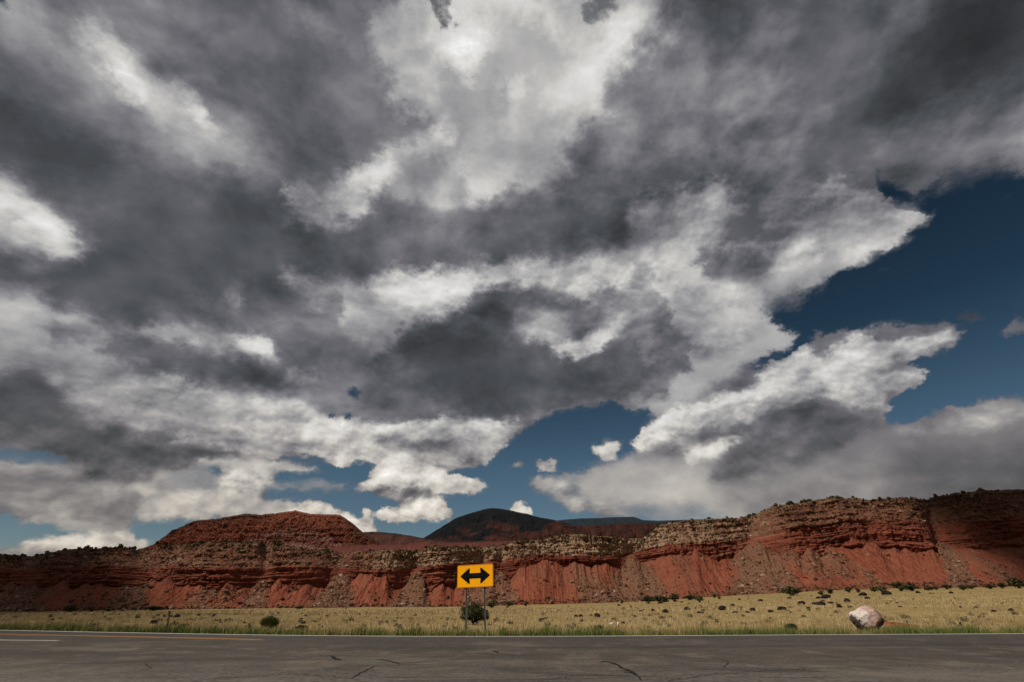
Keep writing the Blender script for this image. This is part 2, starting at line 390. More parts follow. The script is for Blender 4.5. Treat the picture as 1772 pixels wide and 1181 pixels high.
def build_world():
    w = bpy.data.worlds.new('World')
    scene.world = w
    w.use_nodes = True
    w.cycles.sampling_method = 'MANUAL'
    w.cycles.sample_map_resolution = 256
    g = NT(w.node_tree)
    for nd in list(g.n): g.n.remove(nd)
    tc = g.node('ShaderNodeTexCoord')
    D = g.vm('NORMALIZE', tc.outputs['Generated'])
    X, Y, Z = g.sep(D)
    zc = g.math('MAXIMUM', Z, 0.0)
    den = g.math('ADD', zc, 0.10)
    flat = g.vm('MULTIPLY', D, (1.0, 1.0, 1.45))
    qh = g.vm('SCALE', g.vm('MULTIPLY', D, (1.0, 1.0, 1.0)), scale=g.math('DIVIDE', 1.0, g.math('ADD', zc, 0.55)))
    hi = g.maprange(Z, .12, .36, 0, 1, 'SMOOTHSTEP')

    layered = g.vm('MULTIPLY', D, (1.0, 1.0, 2.4))

    def two(off, s_lo, s_hi, det, rough, dist=0.0, lay=False):
        lo = g.noise(g.vm('ADD', layered if lay else flat, tuple(c * .40 for c in off)), s_lo, det, rough, dist=dist)
        up = g.noise(g.vm('ADD', qh, off), s_hi, det, rough, dist=dist)
        nd = g.node('ShaderNodeMix', data_type='FLOAT')
        g.put(nd.inputs[0], hi); g.put(nd.inputs[2], lo); g.put(nd.inputs[3], up)
        return nd.outputs[0]
    # stereographic coordinates of the cloud layout
    inv = g.math('DIVIDE', 1.0, g.math('MAXIMUM', g.math('ADD', Y, 1.0), 0.02))
    a = g.math('MULTIPLY', X, inv); b = g.math('MULTIPLY', Z, inv)
    # ragged outlines: the layout is looked up with a turbulent offset
    w1 = g.vm('SUBTRACT', g.noise(flat, 4.0, 2, .5, color=True), (.5, .5, .5))
    w2 = g.vm('SUBTRACT', g.noise(flat, 15.0, 9, .6, color=True), (.5, .5, .5))
    w3 = g.vm('SUBTRACT', g.noise(flat, 38.0, 8, .66, color=True), (.5, .5, .5))
    wv = g.vm('ADD', g.vm('SCALE', w1, scale=g.math('MULTIPLY', den, .05)), g.vm('SCALE', w2, scale=g.math('MULTIPLY', den, g.math('ADD', g.math('MULTIPLY', den, .045), .034))))
    wv = g.vm('ADD', wv, g.vm('SCALE', w3, scale=g.math('ADD', g.math('MULTIPLY', den, .028), .008)))
    wx, wy, _ = g.sep(wv)
    a2 = g.math('ADD', a, wx); b2 = g.math('ADD', b, wy)
    u = g.maprange(a2, PX0, PX1)
    r = g.math('ADD', g.maprange(b2, PZ0, PZM, 0, NLOW), g.maprange(b2, PZM, PZ1, 0, NHIGH - 1))
    lay = cloud_layout()
    uvec = g.comb(u, u, u)
    acc = None
    for i in range(NR):
        nd = g.node('ShaderNodeRGBCurve')
        m = nd.mapping
        m.clip_max_y = 2.0
        m.use_clip = False
        for ch in range(3):
            c = m.curves[ch]
            row = lay[i, :, ch]
            c.points[0].location = (0, row[0]); c.points[1].location = (1, row[-1])
            for k in range(1, NC - 1):
                c.points.new(k / (NC - 1), row[k])
        m.update()
        if acc is not None:                       # one row after the other keeps the shader's stack short
            uvec_i = g.node('ShaderNodeVectorMath', operation='MULTIPLY_ADD')
            g.put(uvec_i.inputs[0], acc); uvec_i.inputs[1].default_value = (1e-9, 1e-9, 1e-9); g.put(uvec_i.inputs[2], uvec)
            g.put(nd.inputs['Color'], uvec_i.outputs[0])
        else:
            g.put(nd.inputs['Color'], uvec)
        if acc is None:
            acc = nd.outputs[0]
        else:
            f = g.math('SUBTRACT', r, float(i - 1), clamp=True)
            acc = g.mixv(f, acc, nd.outputs[0])
    cover, light, bil = g.sep(acc)
    # billows: a height field, and how it leans towards the sun
    lean = (-0.022, -0.012, 0.05)
    h1 = two((0, 0, 0), 19.0, 7.0, 12, .62, .1)
    h2 = two(lean, 19.0, 7.0, 7, .56, .1)
    big = g.noise(flat, 4.2, 4, .5)
    # cauliflower heads where the cloud is billowy
    def puffs(off):
        vo = g.node('ShaderNodeTexNoise', noise_dimensions='3D', noise_type='RIDGED_MULTIFRACTAL')
        g.put(vo.inputs['Vector'], g.vm('ADD', flat, off))
        vo.inputs['Scale'].default_value = 15.0; vo.inputs['Detail'].default_value = 4.0
        vo.inputs['Roughness'].default_value = .45; vo.inputs['Distortion'].default_value = .15
        return g.math('SUBTRACT', 1.0, vo.outputs[0])
    p1 = puffs((0, 0, 0)); p2 = puffs((-.006, -.003, .012))
    bl = g.maprange(bil, .45, 1, 0, 1)
    h1 = g.math('ADD', h1, g.math('MULTIPLY', g.math('SUBTRACT', p1, .72), g.math('MULTIPLY', bl, .40)))
    m1 = two((0, 0, 0), 15.0, 5.2, 9, .53, .15); m2 = two(lean, 15.0, 5.2, 9, .53, .15)
    f1 = g.noise(flat, 34.0, 8, .58, dist=.2); f2 = g.noise(g.vm('ADD', flat, (-.004, -.002, .009)), 34.0, 8, .58, dist=.2)
    fine = g.math('MULTIPLY', g.math('SUBTRACT', f1, f2), g.maprange(bil, .3, 1, 0, .38))
    rel = g.math('ADD', g.math('ADD', g.math('SUBTRACT', m1, m2), fine), g.math('MULTIPLY', g.math('SUBTRACT', p1, p2), g.math('MULTIPLY', bl, .30)))
    # amount of cloud
    e0 = g.math('ADD', cover, g.math('MULTIPLY', g.math('SUBTRACT', h1, .5), g.maprange(bil, .1, .7, .5, 1.45)))
    soft = g.maprange(bil, 0, 1, .40, .13)
    mid = g.maprange(Z, .05, .3, .64, .55)
    alpha = g.maprange(e0, g.math('SUBTRACT', mid, soft), g.math('ADD', mid, soft), kind='SMOOTHSTEP')
    # thickness of the cloud: bellies saturate to an even grey, thin rims to white, the change between them is quick
    sc = two((3.1, 1.7, .4), 13.0, 4.6, 9, .55, .3, True)
    N = g.math('MULTIPLY', g.math('SUBTRACT', m1, .5), g.maprange(bil, 0, .9, .10, .86))
    N = g.math('ADD', N, g.math('MULTIPLY', g.math('SUBTRACT', big, .5), .22))
    N = g.math('ADD', N, g.math('MULTIPLY', g.math('SUBTRACT', sc, .5), g.maprange(bil, 0, .9, .04, .64)))
    N = g.math('MAXIMUM', N, g.math('MULTIPLY', N, .58))
    T = g.math('ADD', light, N)
    fc = g.node('ShaderNodeFloatCurve')
    cv = fc.mapping.curves[0]
    pts = [(0, .12), (.24, .25), (.34, .325), (.42, .385), (.50, .475), (.58, .60), (.66, .70), (.76, .785), (.90, .875), (1.0, .96)]
    cv.points[0].location = pts[0]; cv.points[1].location = pts[-1]
    for p in pts[1:-1]: cv.points.new(*p)
    fc.mapping.update()
    g.put(fc.inputs['Value'], T)
    L = g.math('ADD', fc.outputs[0], g.math('MAXIMUM', g.math('SUBTRACT', T, 1.0), 0.0))
    L = g.math('ADD', L, g.math('MULTIPLY', rel, g.maprange(bil, .15, 1, .14, 1.05)))
    L = g.math('ADD', L, g.math('MULTIPLY', g.math('SUBTRACT', h1, .5), g.maprange(bil, .15, 1, .03, .16)))
    L = g.math('SUBTRACT', L, g.math('MULTIPLY', g.math('MAXIMUM', g.math('SUBTRACT', L, .80), 0.0), .35))
    L = g.math('MAXIMUM', L, g.math('MULTIPLY', light, .60))
    # thin veils trailing off the edges
    wisp = g.noise(layered, 9.0, 7, .6, dist=.8)
    veil = g.maprange(g.math('ADD', cover, g.math('MULTIPLY', g.math('SUBTRACT', wisp, .5), 1.3)), .10, .85, 0, .42, 'SMOOTHSTEP')
    alpha = g.math('MAXIMUM', alpha, veil)
    lin = g.math('POWER', L, 2.2)
    tint = g.ramp(L, [(0.0, (.94, 1.0, 1.07)), (.32, (.93, 1.0, 1.12)), (.42, (1.0, .985, 1.11)), (.55, (1.0, 1.0, 1.05)), (.75, (1.02, 1.0, .965)), (1.0, (1.0, 1.0, 1.0))])
    warm = g.mix(g.maprange(Z, .02, .34, 1, 0), (1, 1, 1), (1.10, 1.0, .86))
    ccol = g.mix(1.0, g.mix(1.0, tint, warm, 'MULTIPLY'), g.comb(lin, lin, lin), 'MULTIPLY')
    # clear air
    sky = g.node('ShaderNodeTexSky', sky_type='NISHITA')
    sky.sun_disc = False
    sky.sun_elevation = SUN_EL
    sky.sun_rotation = SUN_AZ
    sky.altitude = 2000
    sky.air_density = 1.0
    sky.dust_density = 0.6
    sky.ozone_density = 2.0
    deep = g.mix(1.0, sky.outputs[0], g.ramp(zc, [(0.0, (.86, .84, .76)), (.22, (.70, .82, .74)), (.42, (.30, .43, .41)), (.7, (.17, .26, .26)), (1.0, (.17, .26, .26))]), 'MULTIPLY')
    bg1 = g.node('ShaderNodeBackground'); g.put(bg1.inputs[0], deep); bg1.inputs[1].default_value = 0.05
    bg2 = g.node('ShaderNodeBackground'); g.put(bg2.inputs[0], ccol); bg2.inputs[1].default_value = 1.0
    ms = g.node('ShaderNodeMixShader')
    g.put(ms.inputs[0], alpha); g.l.new(bg1.outputs[0], ms.inputs[1]); g.l.new(bg2.outputs[0], ms.inputs[2])
    o = g.node('ShaderNodeOutputWorld')
    g.l.new(ms.outputs[0], o.inputs[0])


build_world()

# ---------------------------------------------------------------- noise in numpy
def _hash(ix, iy, seed):
    h = (ix.astype(np.int64) * 374761393 + iy.astype(np.int64) * 668265263 + seed * 974634877) & 0xFFFFFFFF
    h = ((h ^ (h >> 13)) * 1274126177) & 0xFFFFFFFF
    h = ((h ^ (h >> 16)) * 2246822519) & 0xFFFFFFFF
    return (h ^ (h >> 15)) & 0xFFFFFFFF


def pnoise(x, y, seed=0):
    """gradient noise, about -1..1"""
    x = np.asarray(x, float); y = np.asarray(y, float)
    x, y = np.broadcast_arrays(x, y)
    x0 = np.floor(x); y0 = np.floor(y)
    fx = x - x0; fy = y - y0
    ux = fx * fx * fx * (fx * (fx * 6 - 15) + 10); uy = fy * fy * fy * (fy * (fy * 6 - 15) + 10)
    r = 0
    for dx in (0, 1):
        for dy in (0, 1):
            a = _hash(x0 + dx, y0 + dy, seed) / 4294967296.0 * 2 * math.pi
            d = np.cos(a) * (fx - dx) + np.sin(a) * (fy - dy)
            r = r + d * (ux if dx else 1 - ux) * (uy if dy else 1 - uy)
    return r * 1.5


def fbm(x, y, oct=4, seed=0, gain=.5):
    s = 0; a = 1.0; t = 0
    for o in range(oct):
        s = s + a * pnoise(x * 2 ** o, y * 2 ** o, seed + o * 17)
        t += a; a *= gain
    return s / t


def ridge(x, y, oct=3, seed=0, gain=.5):
    s = 0; a = 1.0; t = 0
    for o in range(oct):
        s = s + a * (1 - 2 * np.abs(pnoise(x * 2 ** o, y * 2 ** o, seed + o * 31)))
        t += a; a *= gain
    return s / t


def smooth01(x, a, b):
    t = np.clip((x - a) / (b - a), 0, 1)
    return t * t * (3 - 2 * t)


# ---------------------------------------------------------------- mesh helpers
def link(name, me, mat=None, parent=None):
    o = bpy.data.objects.new(name, me)
    col.objects.link(o)
    if mat is not None and not me.materials: me.materials.append(mat)
    if parent is not None: o.parent = parent
    return o


def tag(o, label=None, cat=None, group=None, kind=None):
    for k, v in (('label', label), ('category', cat), ('group', group), ('kind', kind)):
        if v: o[k] = v
    return o


def mesh_np(name, V, F, smooth=True, attrs=None):
    """V (n,3), F (m,3|4) arrays -> mesh, fast"""
    V = np.ascontiguousarray(V, dtype=np.float32); F = np.ascontiguousarray(F, dtype=np.int32)
    me = bpy.data.meshes.new(name)
    me.vertices.add(len(V)); me.vertices.foreach_set('co', V.ravel())
    m, k = F.shape
    me.loops.add(m * k); me.loops.foreach_set('vertex_index', F.ravel())
    me.polygons.add(m)
    me.polygons.foreach_set('loop_start', np.arange(0, m * k, k, dtype=np.int32))
    me.polygons.foreach_set('use_smooth', np.full(m, bool(smooth)))
    me.update(calc_edges=True)
    for an, av in (attrs or {}).items():
        at_ = me.attributes.new(an, 'FLOAT', 'POINT')
        at_.data.foreach_set('value', np.ascontiguousarray(av, dtype=np.float32).ravel())
    me.validate()
    return me


def grid_faces(nr, nc):
    i = np.arange(nr - 1)[:, None] * nc + np.arange(nc - 1)[None]
    return np.stack([i, i + 1, i + nc + 1, i + nc], -1).reshape(-1, 4)


def new_mat(name, rough=.9, spec=.2):
    m = bpy.data.materials.new(name)
    m.use_nodes = True
    g = NT(m.node_tree)
    b = g.n['Principled BSDF']
    b.inputs['Roughness'].default_value = rough
    b.inputs['Specular IOR Level'].default_value = spec
    g.b = b
    g.P = g.node('ShaderNodeTexCoord').outputs['Object']
    return m, g


def bump(g, h, strength=.5, dist=.1):
    nd = g.node('ShaderNodeBump')
    nd.inputs['Strength'].default_value = strength; nd.inputs['Distance'].default_value = dist
    g.put(nd.inputs['Height'], h)
    g.l.new(nd.outputs[0], g.b.inputs['Normal'])


# ---------------------------------------------------------------- the plain
YB0 = 330.0                                       # how far away the cliffs start
BASE = np.array([(-400, 1066), (0, 1063), (230, 1058), (440, 1056), (640, 1053), (760, 1052), (850, 1050), (1000, 1046),
                 (1100, 1043), (1200, 1036), (1300, 1030), (1400, 1024), (1500, 1021), (1600, 1019), (1772, 1016), (2200, 1010)], float)
EDGE_PX = np.array([(-500, 1080.5), (-200, 1086.5), (0, 1091), (200, 1095), (400, 1098.5), (560, 1100.6), (720, 1101.6), (880, 1101.8),
                    (1050, 1101.2), (1300, 1099.6), (1550, 1098.2), (1772, 1097), (2000, 1095.8), (2300, 1094)], float)


def ground_hit(px, py, z=0.0):
    x, y, zz = ray(px, py)
    k = (z - CAM_Z) / zz
    return x * k, y * k


ex, ey = ground_hit(EDGE_PX[:, 0], EDGE_PX[:, 1])
ee = np.linspace(-500, 2300, 400)
eyy = np.interp(ee, EDGE_PX[:, 0], EDGE_PX[:, 1])
eyy = np.convolve(np.pad(eyy, 20, mode='reflect', reflect_type='odd'), np.hanning(41) / np.hanning(41).sum(), 'valid')
EX, EY = ground_hit(ee, eyy)                      # far edge of the road on the ground


def edge_y(x):
    return np.interp(x, EX, EY)


def zfar(t):
    """height of the plain where it meets the cliffs; t = x / y"""
    px = W0 / 2 + t * FPX / math.cos(PITCH) * .98
    y = np.interp(px, BASE[:, 0], BASE[:, 1])
    return at(px, y, YB0)[2]


def ground_z(x, y):
    x = np.asarray(x, float); y = np.asarray(y, float)
    d = y - edge_y(x)
    t = np.clip(d / (YB0 - 22), 0, 1.3)
    far = zfar(np.clip(x / np.maximum(y, 20), -1.6, 1.6))
    z = far * np.where(far > 0, t ** 1.25, t ** 1.15)
    z = z - .10 * smooth01(d, .15, 1.6) * (1 - smooth01(d, 6, 40))
    rough = smooth01(d, .3, 4)
    z = z + rough * (.10 * fbm(x * .16, y * .16, 3, 5) + .05 * fbm(x * .9, y * .9, 2, 9)) + smooth01(d, 25, 120) * .5 * fbm(x * .02, y * .025, 3, 4)
    return np.where(d < 0.05, -.010, np.maximum(z, -40) - .010)


def on_ground(px, py, y0=19.0, y1=345.0):
    """ground point seen at a pixel, by marching"""
    x, y, z = (float(v) for v in ray(px, py))
    ys = np.concatenate([np.linspace(y0, 60, 250), np.linspace(60.3, y1, 700)])
    X = x / y * ys; Z = CAM_Z + z / y * ys
    g = ground_z(X, ys)
    hit = np.nonzero(Z <= g)[0]
    i = hit[0] if len(hit) else len(ys) - 1
    return X[i], ys[i], g[i]


def build_ground():
    ys = np.concatenate([np.linspace(-60, 10, 16)[:-1], np.linspace(10, 30, 70)[:-1], 30 * (520 / 30) ** np.linspace(0, 1, 230),
                         [700, 1200, 2500, 6000, 14000]])
    ts = np.concatenate([np.linspace(-3.2, -1.3, 30)[:-1], np.linspace(-1.3, 1.3, 420), np.linspace(1.3, 3.2, 30)[1:]])
    Yg, Tg = np.meshgrid(ys, ts, indexing='ij')
    Xg = Tg * np.maximum(Yg, 12 + .0 * Yg)
    Z = ground_z(Xg, Yg)
    Z = np.where(Yg > 560, -14 - (Yg - 560) * .0005, Z)
    V = np.stack([Xg, Yg, Z], -1).reshape(-1, 3)
    m, g = new_mat('dry_plain', .95, .1)
    n1 = g.noise(g.P, .05, 5, .55); n2 = g.noise(g.P, .55, 6, .6); n3 = g.noise(g.P, 5.0, 5, .65)
    c = g.ramp(n1, [(.30, (.26, .180, .070)), (.5, (.33, .232, .092)), (.7, (.39, .285, .120))])
    c = g.mix(g.maprange(n2, .45, .66), c, (.185, .130, .055))
    c = g.mix(g.maprange(n3, .52, .72), c, (.12, .090, .042))
    d = g.attr('verge')
    c = g.mix(g.math('MULTIPLY', d, g.maprange(n3, .3, .6, .5, 1.0)), c, (.085, .085, .030))
    g.put(g.b.inputs['Base Color'], c)
    bump(g, n3, .6, .12)
    dd = (V[:, 1] - edge_y(V[:, 0]))
    verge = (1 - smooth01(dd, .6, 2.6)) * (dd > -.5)
    me = mesh_np('plain', V, grid_faces(len(ys), len(ts)), True, {'verge': verge})
    tag(link('plain', me, m), kind='structure')


# ---------------------------------------------------------------- the red cliffs
RIM = [(-400, 965), (0, 961), (60, 955), (100, 950), (150, 948), (200, 949), (240, 949), (270, 944), (330, 941), (430, 941), (470, 944),
       (500, 950), (560, 953), (640, 955), (690, 952), (730, 948), (780, 948), (830, 945), (850, 944), (870, 941), (900, 936),
       (940, 935), (958, 930), (970, 926), (1000, 926), (1015, 927), (1040, 930), (1085, 929), (1110, 929), (1135, 926), (1150, 914), (1165, 907), (1200, 903),
       (1240, 900), (1300, 896), (1340, 886), (1380, 876), (1420, 871), (1460, 865), (1480, 863), (1530, 863), (1548, 866), (1570, 865), (1620, 863),
       (1700, 857), (1772, 850), (2200, 835)]
REDTOP = [(-400, 988), (0, 985), (150, 981), (240, 985), (300, 983), (350, 984), (430, 985), (480, 980), (540, 981), (600, 985), (650, 988),
          (700, 985), (740, 978), (780, 979), (850, 972), (890, 965), (940, 962), (1000, 962), (1040, 963), (1085, 961),
          (1130, 949), (1180, 943), (1240, 940), (1290, 936), (1344, 925), (1400, 917), (1450, 912), (1500, 905), (1530, 902),
          (1560, 900), (1600, 905), (1660, 909), (1700, 904), (1772, 899), (2200, 880)]
TALUS = [(-400, 1012), (0, 1010), (40, 1014), (60, 1015), (100, 1004), (120, 1018), (150, 1010), (180, 1014), (230, 1013), (245, 1004), (260, 1008), (280, 1002), (300, 1013),
         (325, 1016), (340, 1008), (360, 1020), (376, 1024), (386, 1008), (410, 1018), (425, 1015), (440, 1002), (460, 1020), (468, 1008), (480, 1010), (500, 1012), (520, 1008),
         (535, 1014), (553, 1016), (562, 994), (575, 992), (590, 998), (602, 1009), (614, 997), (628, 990), (640, 991), (650, 996), (664, 1000), (672, 1012), (684, 1021),
         (694, 1012), (704, 992), (718, 986), (730, 1000), (738, 1022), (745, 1026), (752, 1012), (770, 1014), (788, 1014), (800, 984), (815, 974), (830, 970), (850, 974),
         (864, 990), (882, 1003), (893, 992), (905, 984), (920, 976), (940, 972), (955, 975), (965, 981), (983, 982), (992, 972), (1000, 970), (1012, 976),
         (1030, 980), (1060, 979), (1075, 979), (1082, 984), (1092, 966), (1102, 954), (1112, 962), (1120, 972), (1128, 972), (1140, 968), (1150, 962), (1170, 956), (1190, 960), (1200, 961), (1216, 952), (1240, 962),
         (1256, 974), (1268, 968), (1282, 970), (1296, 950), (1315, 941), (1335, 932), (1345, 946), (1352, 955), (1372, 958), (1385, 950), (1395, 962), (1410, 950), (1432, 956), (1445, 947), (1455, 951),
         (1490, 948), (1512, 946), (1530, 945), (1545, 950), (1570, 953), (1586, 947), (1602, 958), (1620, 950), (1640, 954), (1655, 941), (1672, 938),
         (1690, 944), (1720, 948), (1772, 952), (2200, 945)]
GULLY = [(575, 26), (712, 22), (832, 18), (865, 20), (1104, 34), (1325, 34), (25, 30), (215, 24), (-120, 30), (440, 14), (1668, 16), (1900, 40)]


def gauss_smooth(a, sig):
    if sig <= 0: return a
    r = int(sig * 3) + 1
    k = np.exp(-.5 * (np.arange(-r, r + 1) / sig) ** 2); k /= k.sum()
    return np.convolve(np.pad(a, r, mode='edge'), k, 'valid')


cliff_cols = np.arange(-380, 2160, 1.0)


def build_cliff():
    u = cliff_cols
    n = len(u)
    L = lambda T, s: gauss_smooth(np.interp(u, [p[0] for p in T], [p[1] for p in T]), s)
    yb = L(BASE, 12) + 1.0
    yt = L(TALUS, 1.4) + 5.0 * fbm(u * .10, 0 * u, 4, 3, .6)
    fan = np.maximum(0, 1 - np.abs(pnoise(u * .021 + 5, 0 * u + .5, 41)) * 4.0) - .25
    yt = yt - 8 * gauss_smooth(fan, 3)
    yr = L(REDTOP, 3) + 4.0 * fbm(u * .05, 0 * u + 3, 4, 8, .6)
    yR = L(RIM, 2.0) + 2.6 * fbm(u * .045, 0 * u + 7, 5, 12, .6)
    for c_, w_ in GULLY: yR = yR + 5.0 * np.exp(-((u - c_) / (w_ * .8)) ** 2)
    yt = np.maximum(yt, gauss_smooth(yr, 6) + 5); yr = np.minimum(yr, yt - 4); yR = np.minimum(yR, yr - 4)
    Yb = YB0 + 10 * fbm(u * .006, 0 * u, 2, 77)

    def climb(Y0, z0, ypx, slope):
        x, y, z = ray(u, ypx)
        k = z / y
        Y1 = (slope * Y0 + CAM_Z - z0) / (slope - k)
        return Y1, CAM_Z + k * Y1

    zb = at(u, yb, Yb)[2]
    kz = lambda ypx: ray(u, ypx)[2] / ray(u, ypx)[1]
    # the wall stands on a smooth line; the aprons of talus climb to different heights against it
    ytS = gauss_smooth(yt, 24); yrS = gauss_smooth(yr, 12); yRS = gauss_smooth(yR, 12)
    Yt, ztS = climb(Yb, zb, ytS, .62)
    zt = CAM_Z + kz(yt) * Yt
    gul = np.zeros(n)
    for c, w in GULLY: gul = np.maximum(gul, np.exp(-((u - c) / w) ** 2))
    gul = gauss_smooth(gul * (1 + .5 * fbm(u * .08, 0 * u + 2, 2, 6)), 6)
    Yr, zrS = climb(Yt, ztS, yrS, 4.2 - 2.9 * np.clip(gul, 0, 1))
    zr = CAM_Z + kz(yr) * Yr
    lean = .80 + .45 * smooth01(u, 520, 640) + 2.2 * gauss_smooth(((u > 640) & (u < 1125)).astype(float), 14) + .9 * smooth01(u, 1440, 1500)
    lean = lean * (1 - .45 * np.clip(gul, 0, 1))
    YR, zRS = climb(Yr, zrS, yRS, lean)
    zR = CAM_Z + kz(yR) * YR
    tx = ray(u, yb)[0] / ray(u, yb)[1]
    nt, nr, nk, nf = 84, 66, 56, 26
    Ys, Zs, Ls = [], [], []
    for i in range(nt):
        t = i / nt
        Ys.append(Yb + (Yt - Yb) * t); Zs.append(zb + (zt - zb) * (t * .86 + .14 * t * t)); Ls.append(t)
    for i in range(nr):
        t = i / nr
        Ys.append(Yt + (Yr - Yt) * t); Zs.append(zt + (zr - zt) * t); Ls.append(1 + t)
    for i in range(nk):
        t = i / nk
        Ys.append(Yr + (YR - Yr) * t); Zs.append(zr + (zR - zr) * t); Ls.append(2 + t)
    for i in range(nf):
        t = i / (nf - 1)
        Ys.append(YR + 260 * t ** 2 + .3); Zs.append(zR + (3 + 1.2 * fbm(u * .05, 0 * u + t * 9, 2, 4)) * t ** 2); Ls.append(3 + t)
    Y = np.array(Ys); Z = np.array(Zs); LV = np.array(Ls)[:, None] * np.ones((1, n))
    X = tx[None] * Y
    # level measured along the beds: metres above the foot of the red cliff, dipping with it
    strat = Z - gauss_smooth(zr, 25)[None]
    wall = smooth01(LV, .96, 1.06) * (1 - smooth01(LV, 3.0, 3.08))
    red = smooth01(LV, .96, 1.06) * (1 - smooth01(LV, 1.95, 2.05))
    tan_ = smooth01(LV, 1.95, 2.05) * (1 - smooth01(LV, 3.0, 3.08))
    tal = 1 - smooth01(LV, .93, 1.0)
    face = (1 - .75 * np.clip(gul, 0, 1))[None]
    sw = strat + 1.6 * fbm(X * .035, Z * .03, 3, 15)
    here = .35 + .65 * smooth01(fbm(X * .028, Z * .035, 2, 19), -.25, .25)                   # beds show here, are worn away there
    off = 8.5 * fbm(X * .020, Z * .004, 2, 21) * smooth01(LV, .3, 1.1)                    # buttresses and bays
    fl = .35 + .85 * smooth01(fbm(X * .017, 0 * X + 4, 2, 18), -.35, .35)
    off += 2.6 * fl * ridge(X * .050 + .55 * fbm(X * .05, Z * .06, 3, 2), Z * .014, 2, 33) * wall * face   # flutes and clefts

    def blocks(bw, bh, seed):                                                               # broken, squarish rock
        bj = np.floor((sw + .25 * bh * fbm(X * .06, sw * 0, 2, seed)) / bh)
        bi = np.floor((X + bw * 1.0 * pnoise(bj * 7.31 + .37, bj * 0 + seed + .5, seed + 1) * 2 + .5 * bw * fbm(X * .11, Z * .11, 2, seed + 2)) / bw)
        return _hash(bi, bj, seed) / 2147483648.0 - 1
    off += (.95 * blocks(5.2, 2.3, 11) + .60 * blocks(2.3, 1.1, 12)) * wall * face * (.35 + .65 * here)
    off += 1.35 * ridge(X * .17 + .3 * fbm(X * .3, Z * .3, 2, 6), Z * .03, 2, 37) * (red * .9 + tan_ * 1.0) * face
    bed = fbm(sw * .27, X * .006, 3, 55)
    off += (2.1 * np.tanh(2.4 * bed)) * (red * 1.0 + tan_ * .9) * face * here                 # hard and soft beds
    off += .65 * np.tanh(3 * fbm(sw * 1.3, X * .015, 2, 59)) * (red + tan_ * .5) * here
    off += 1.2 * fbm(X * .16, sw * .22, 3, 61) * wall + .8 * fbm(X * .55, Z * .60, 3, 63) * (red * .7 + tan_ * 1.2)
    # talus: aprons, rills, stones
    gx = np.zeros(n)
    for c_, w_ in GULLY: gx = np.maximum(gx, np.exp(-np.abs((u - c_) / (w_ * 1.7)) ** 1.6))
    off -= (7.0 * gx - 2.5)[None] * smooth01(LV, .05, .75) * (1 - smooth01(LV, 1.9, 2.9))
    tt = np.clip(LV, 0, 1)
    off += tal * (4.5 * fbm(X * .035, Z * .01, 2, 71) * np.sin(np.pi * np.clip(tt, 0, 1)) ** .7
                  + 2.3 * ridge(X * .11 + .8 * fbm(X * .03, Z * .05, 2, 5), Z * .02, 2, 73) * (.35 + .65 * tt) * np.minimum(1, tt * 6)
                  + .85 * ridge(X * .36, Z * .05, 2, 79) * np.minimum(1, tt * 8)
                  + .35 * fbm(X * .5, Z * .8, 2, 83) * np.minimum(1, tt * 8))
    off += 1.2 * fbm(X * .35, Y * .35, 3, 91) * smooth01(LV, 2.75, 3.0) * (1 - smooth01(LV, 3.1, 3.5))
    Yd = Y - off
    Zd = Z + .35 * tal * fbm(X * .6, Y * .6, 2, 97) * np.minimum(1, tt * 6)
    V = np.stack([X, Yd, Zd], -1).reshape(-1, 3)
    wide = np.zeros_like(LV)
    for c_, w_ in GULLY:
        side = u[None] - c_ - 9 * fbm(LV * 2.2, 0 * LV + c_, 2, 5)
        wide = np.maximum(wide, 1 - smooth01(np.abs(side), w_ * (.35 + .75 * np.clip(1.2 - LV, 0, 1)), w_ * (.75 + 1.25 * np.clip(1.2 - LV, 0, 1))))
    deb = np.clip(wide * 1.1 * (LV < 2.7) + .75 * smooth01(fbm(X * .030, Z * .02, 3, 101), .02, .35) * tal, 0, 1)
    deb = deb * (1 - .25 * smooth01(fbm(X * .2, Z * .06, 2, 107), 0, .4))

    uu = np.ones_like(LV) * u[None]
    cream = (smooth01(uu, 600, 700) * (1 - .55 * smooth01(uu, 1130, 1200)) * (1 - smooth01(uu, 1290, 1380))
             + .22 * (1 - smooth01(uu, 60, 150)) + .22 * smooth01(uu, 220, 280) * (1 - smooth01(uu, 330, 420)) + .10 * smooth01(uu, 1380, 1500))
    cream = np.clip(cream + .25 * fbm(X * .05, Z * .05, 2, 44), 0, 1)
    m, g = new_mat('red_sandstone', .95, .1)
    lay = g.attr('layer'); st = g.attr('strat'); de = g.attr('debris'); cr = g.attr('cream')
    jit = g.math('MULTIPLY', g.math('SUBTRACT', g.noise(g.P, .10, 6, .65), .5), .85)
    inwall = g.maprange(lay, .88, 1.12)
    lj = g.math('ADD', lay, g.math('MULTIPLY', jit, inwall))
    sx, sy, sz = g.sep(g.P)
    n6 = g.noise(g.P, .09, 5, .6); nz = g.noise(g.P, 1.3, 6, .72); spk = g.noise(g.P, 2.4, 4, .75)
    # red earth of the talus
    earth = g.ramp(n6, [(.3, (.180, .045, .025)), (.5, (.228, .061, .033)), (.7, (.270, .083, .045))])
    rv = g.comb(g.math('MULTIPLY', sx, .30), g.math('MULTIPLY', sy, .03), g.math('MULTIPLY', sz, .03))
    rill = g.noise(rv, 1.0, 5, .6, dist=.3)
    earth = g.mix(g.maprange(rill, .50, .68, 0, .65), earth, (.185, .088, .050))
    earth = g.mix(g.maprange(rill, .45, .30, 0, .6), earth, (.115, .025, .014))
    earth = g.mix(g.math('MULTIPLY', de, g.maprange(nz, .36, .58, .35, 1.0)), earth, (.160, .094, .058))
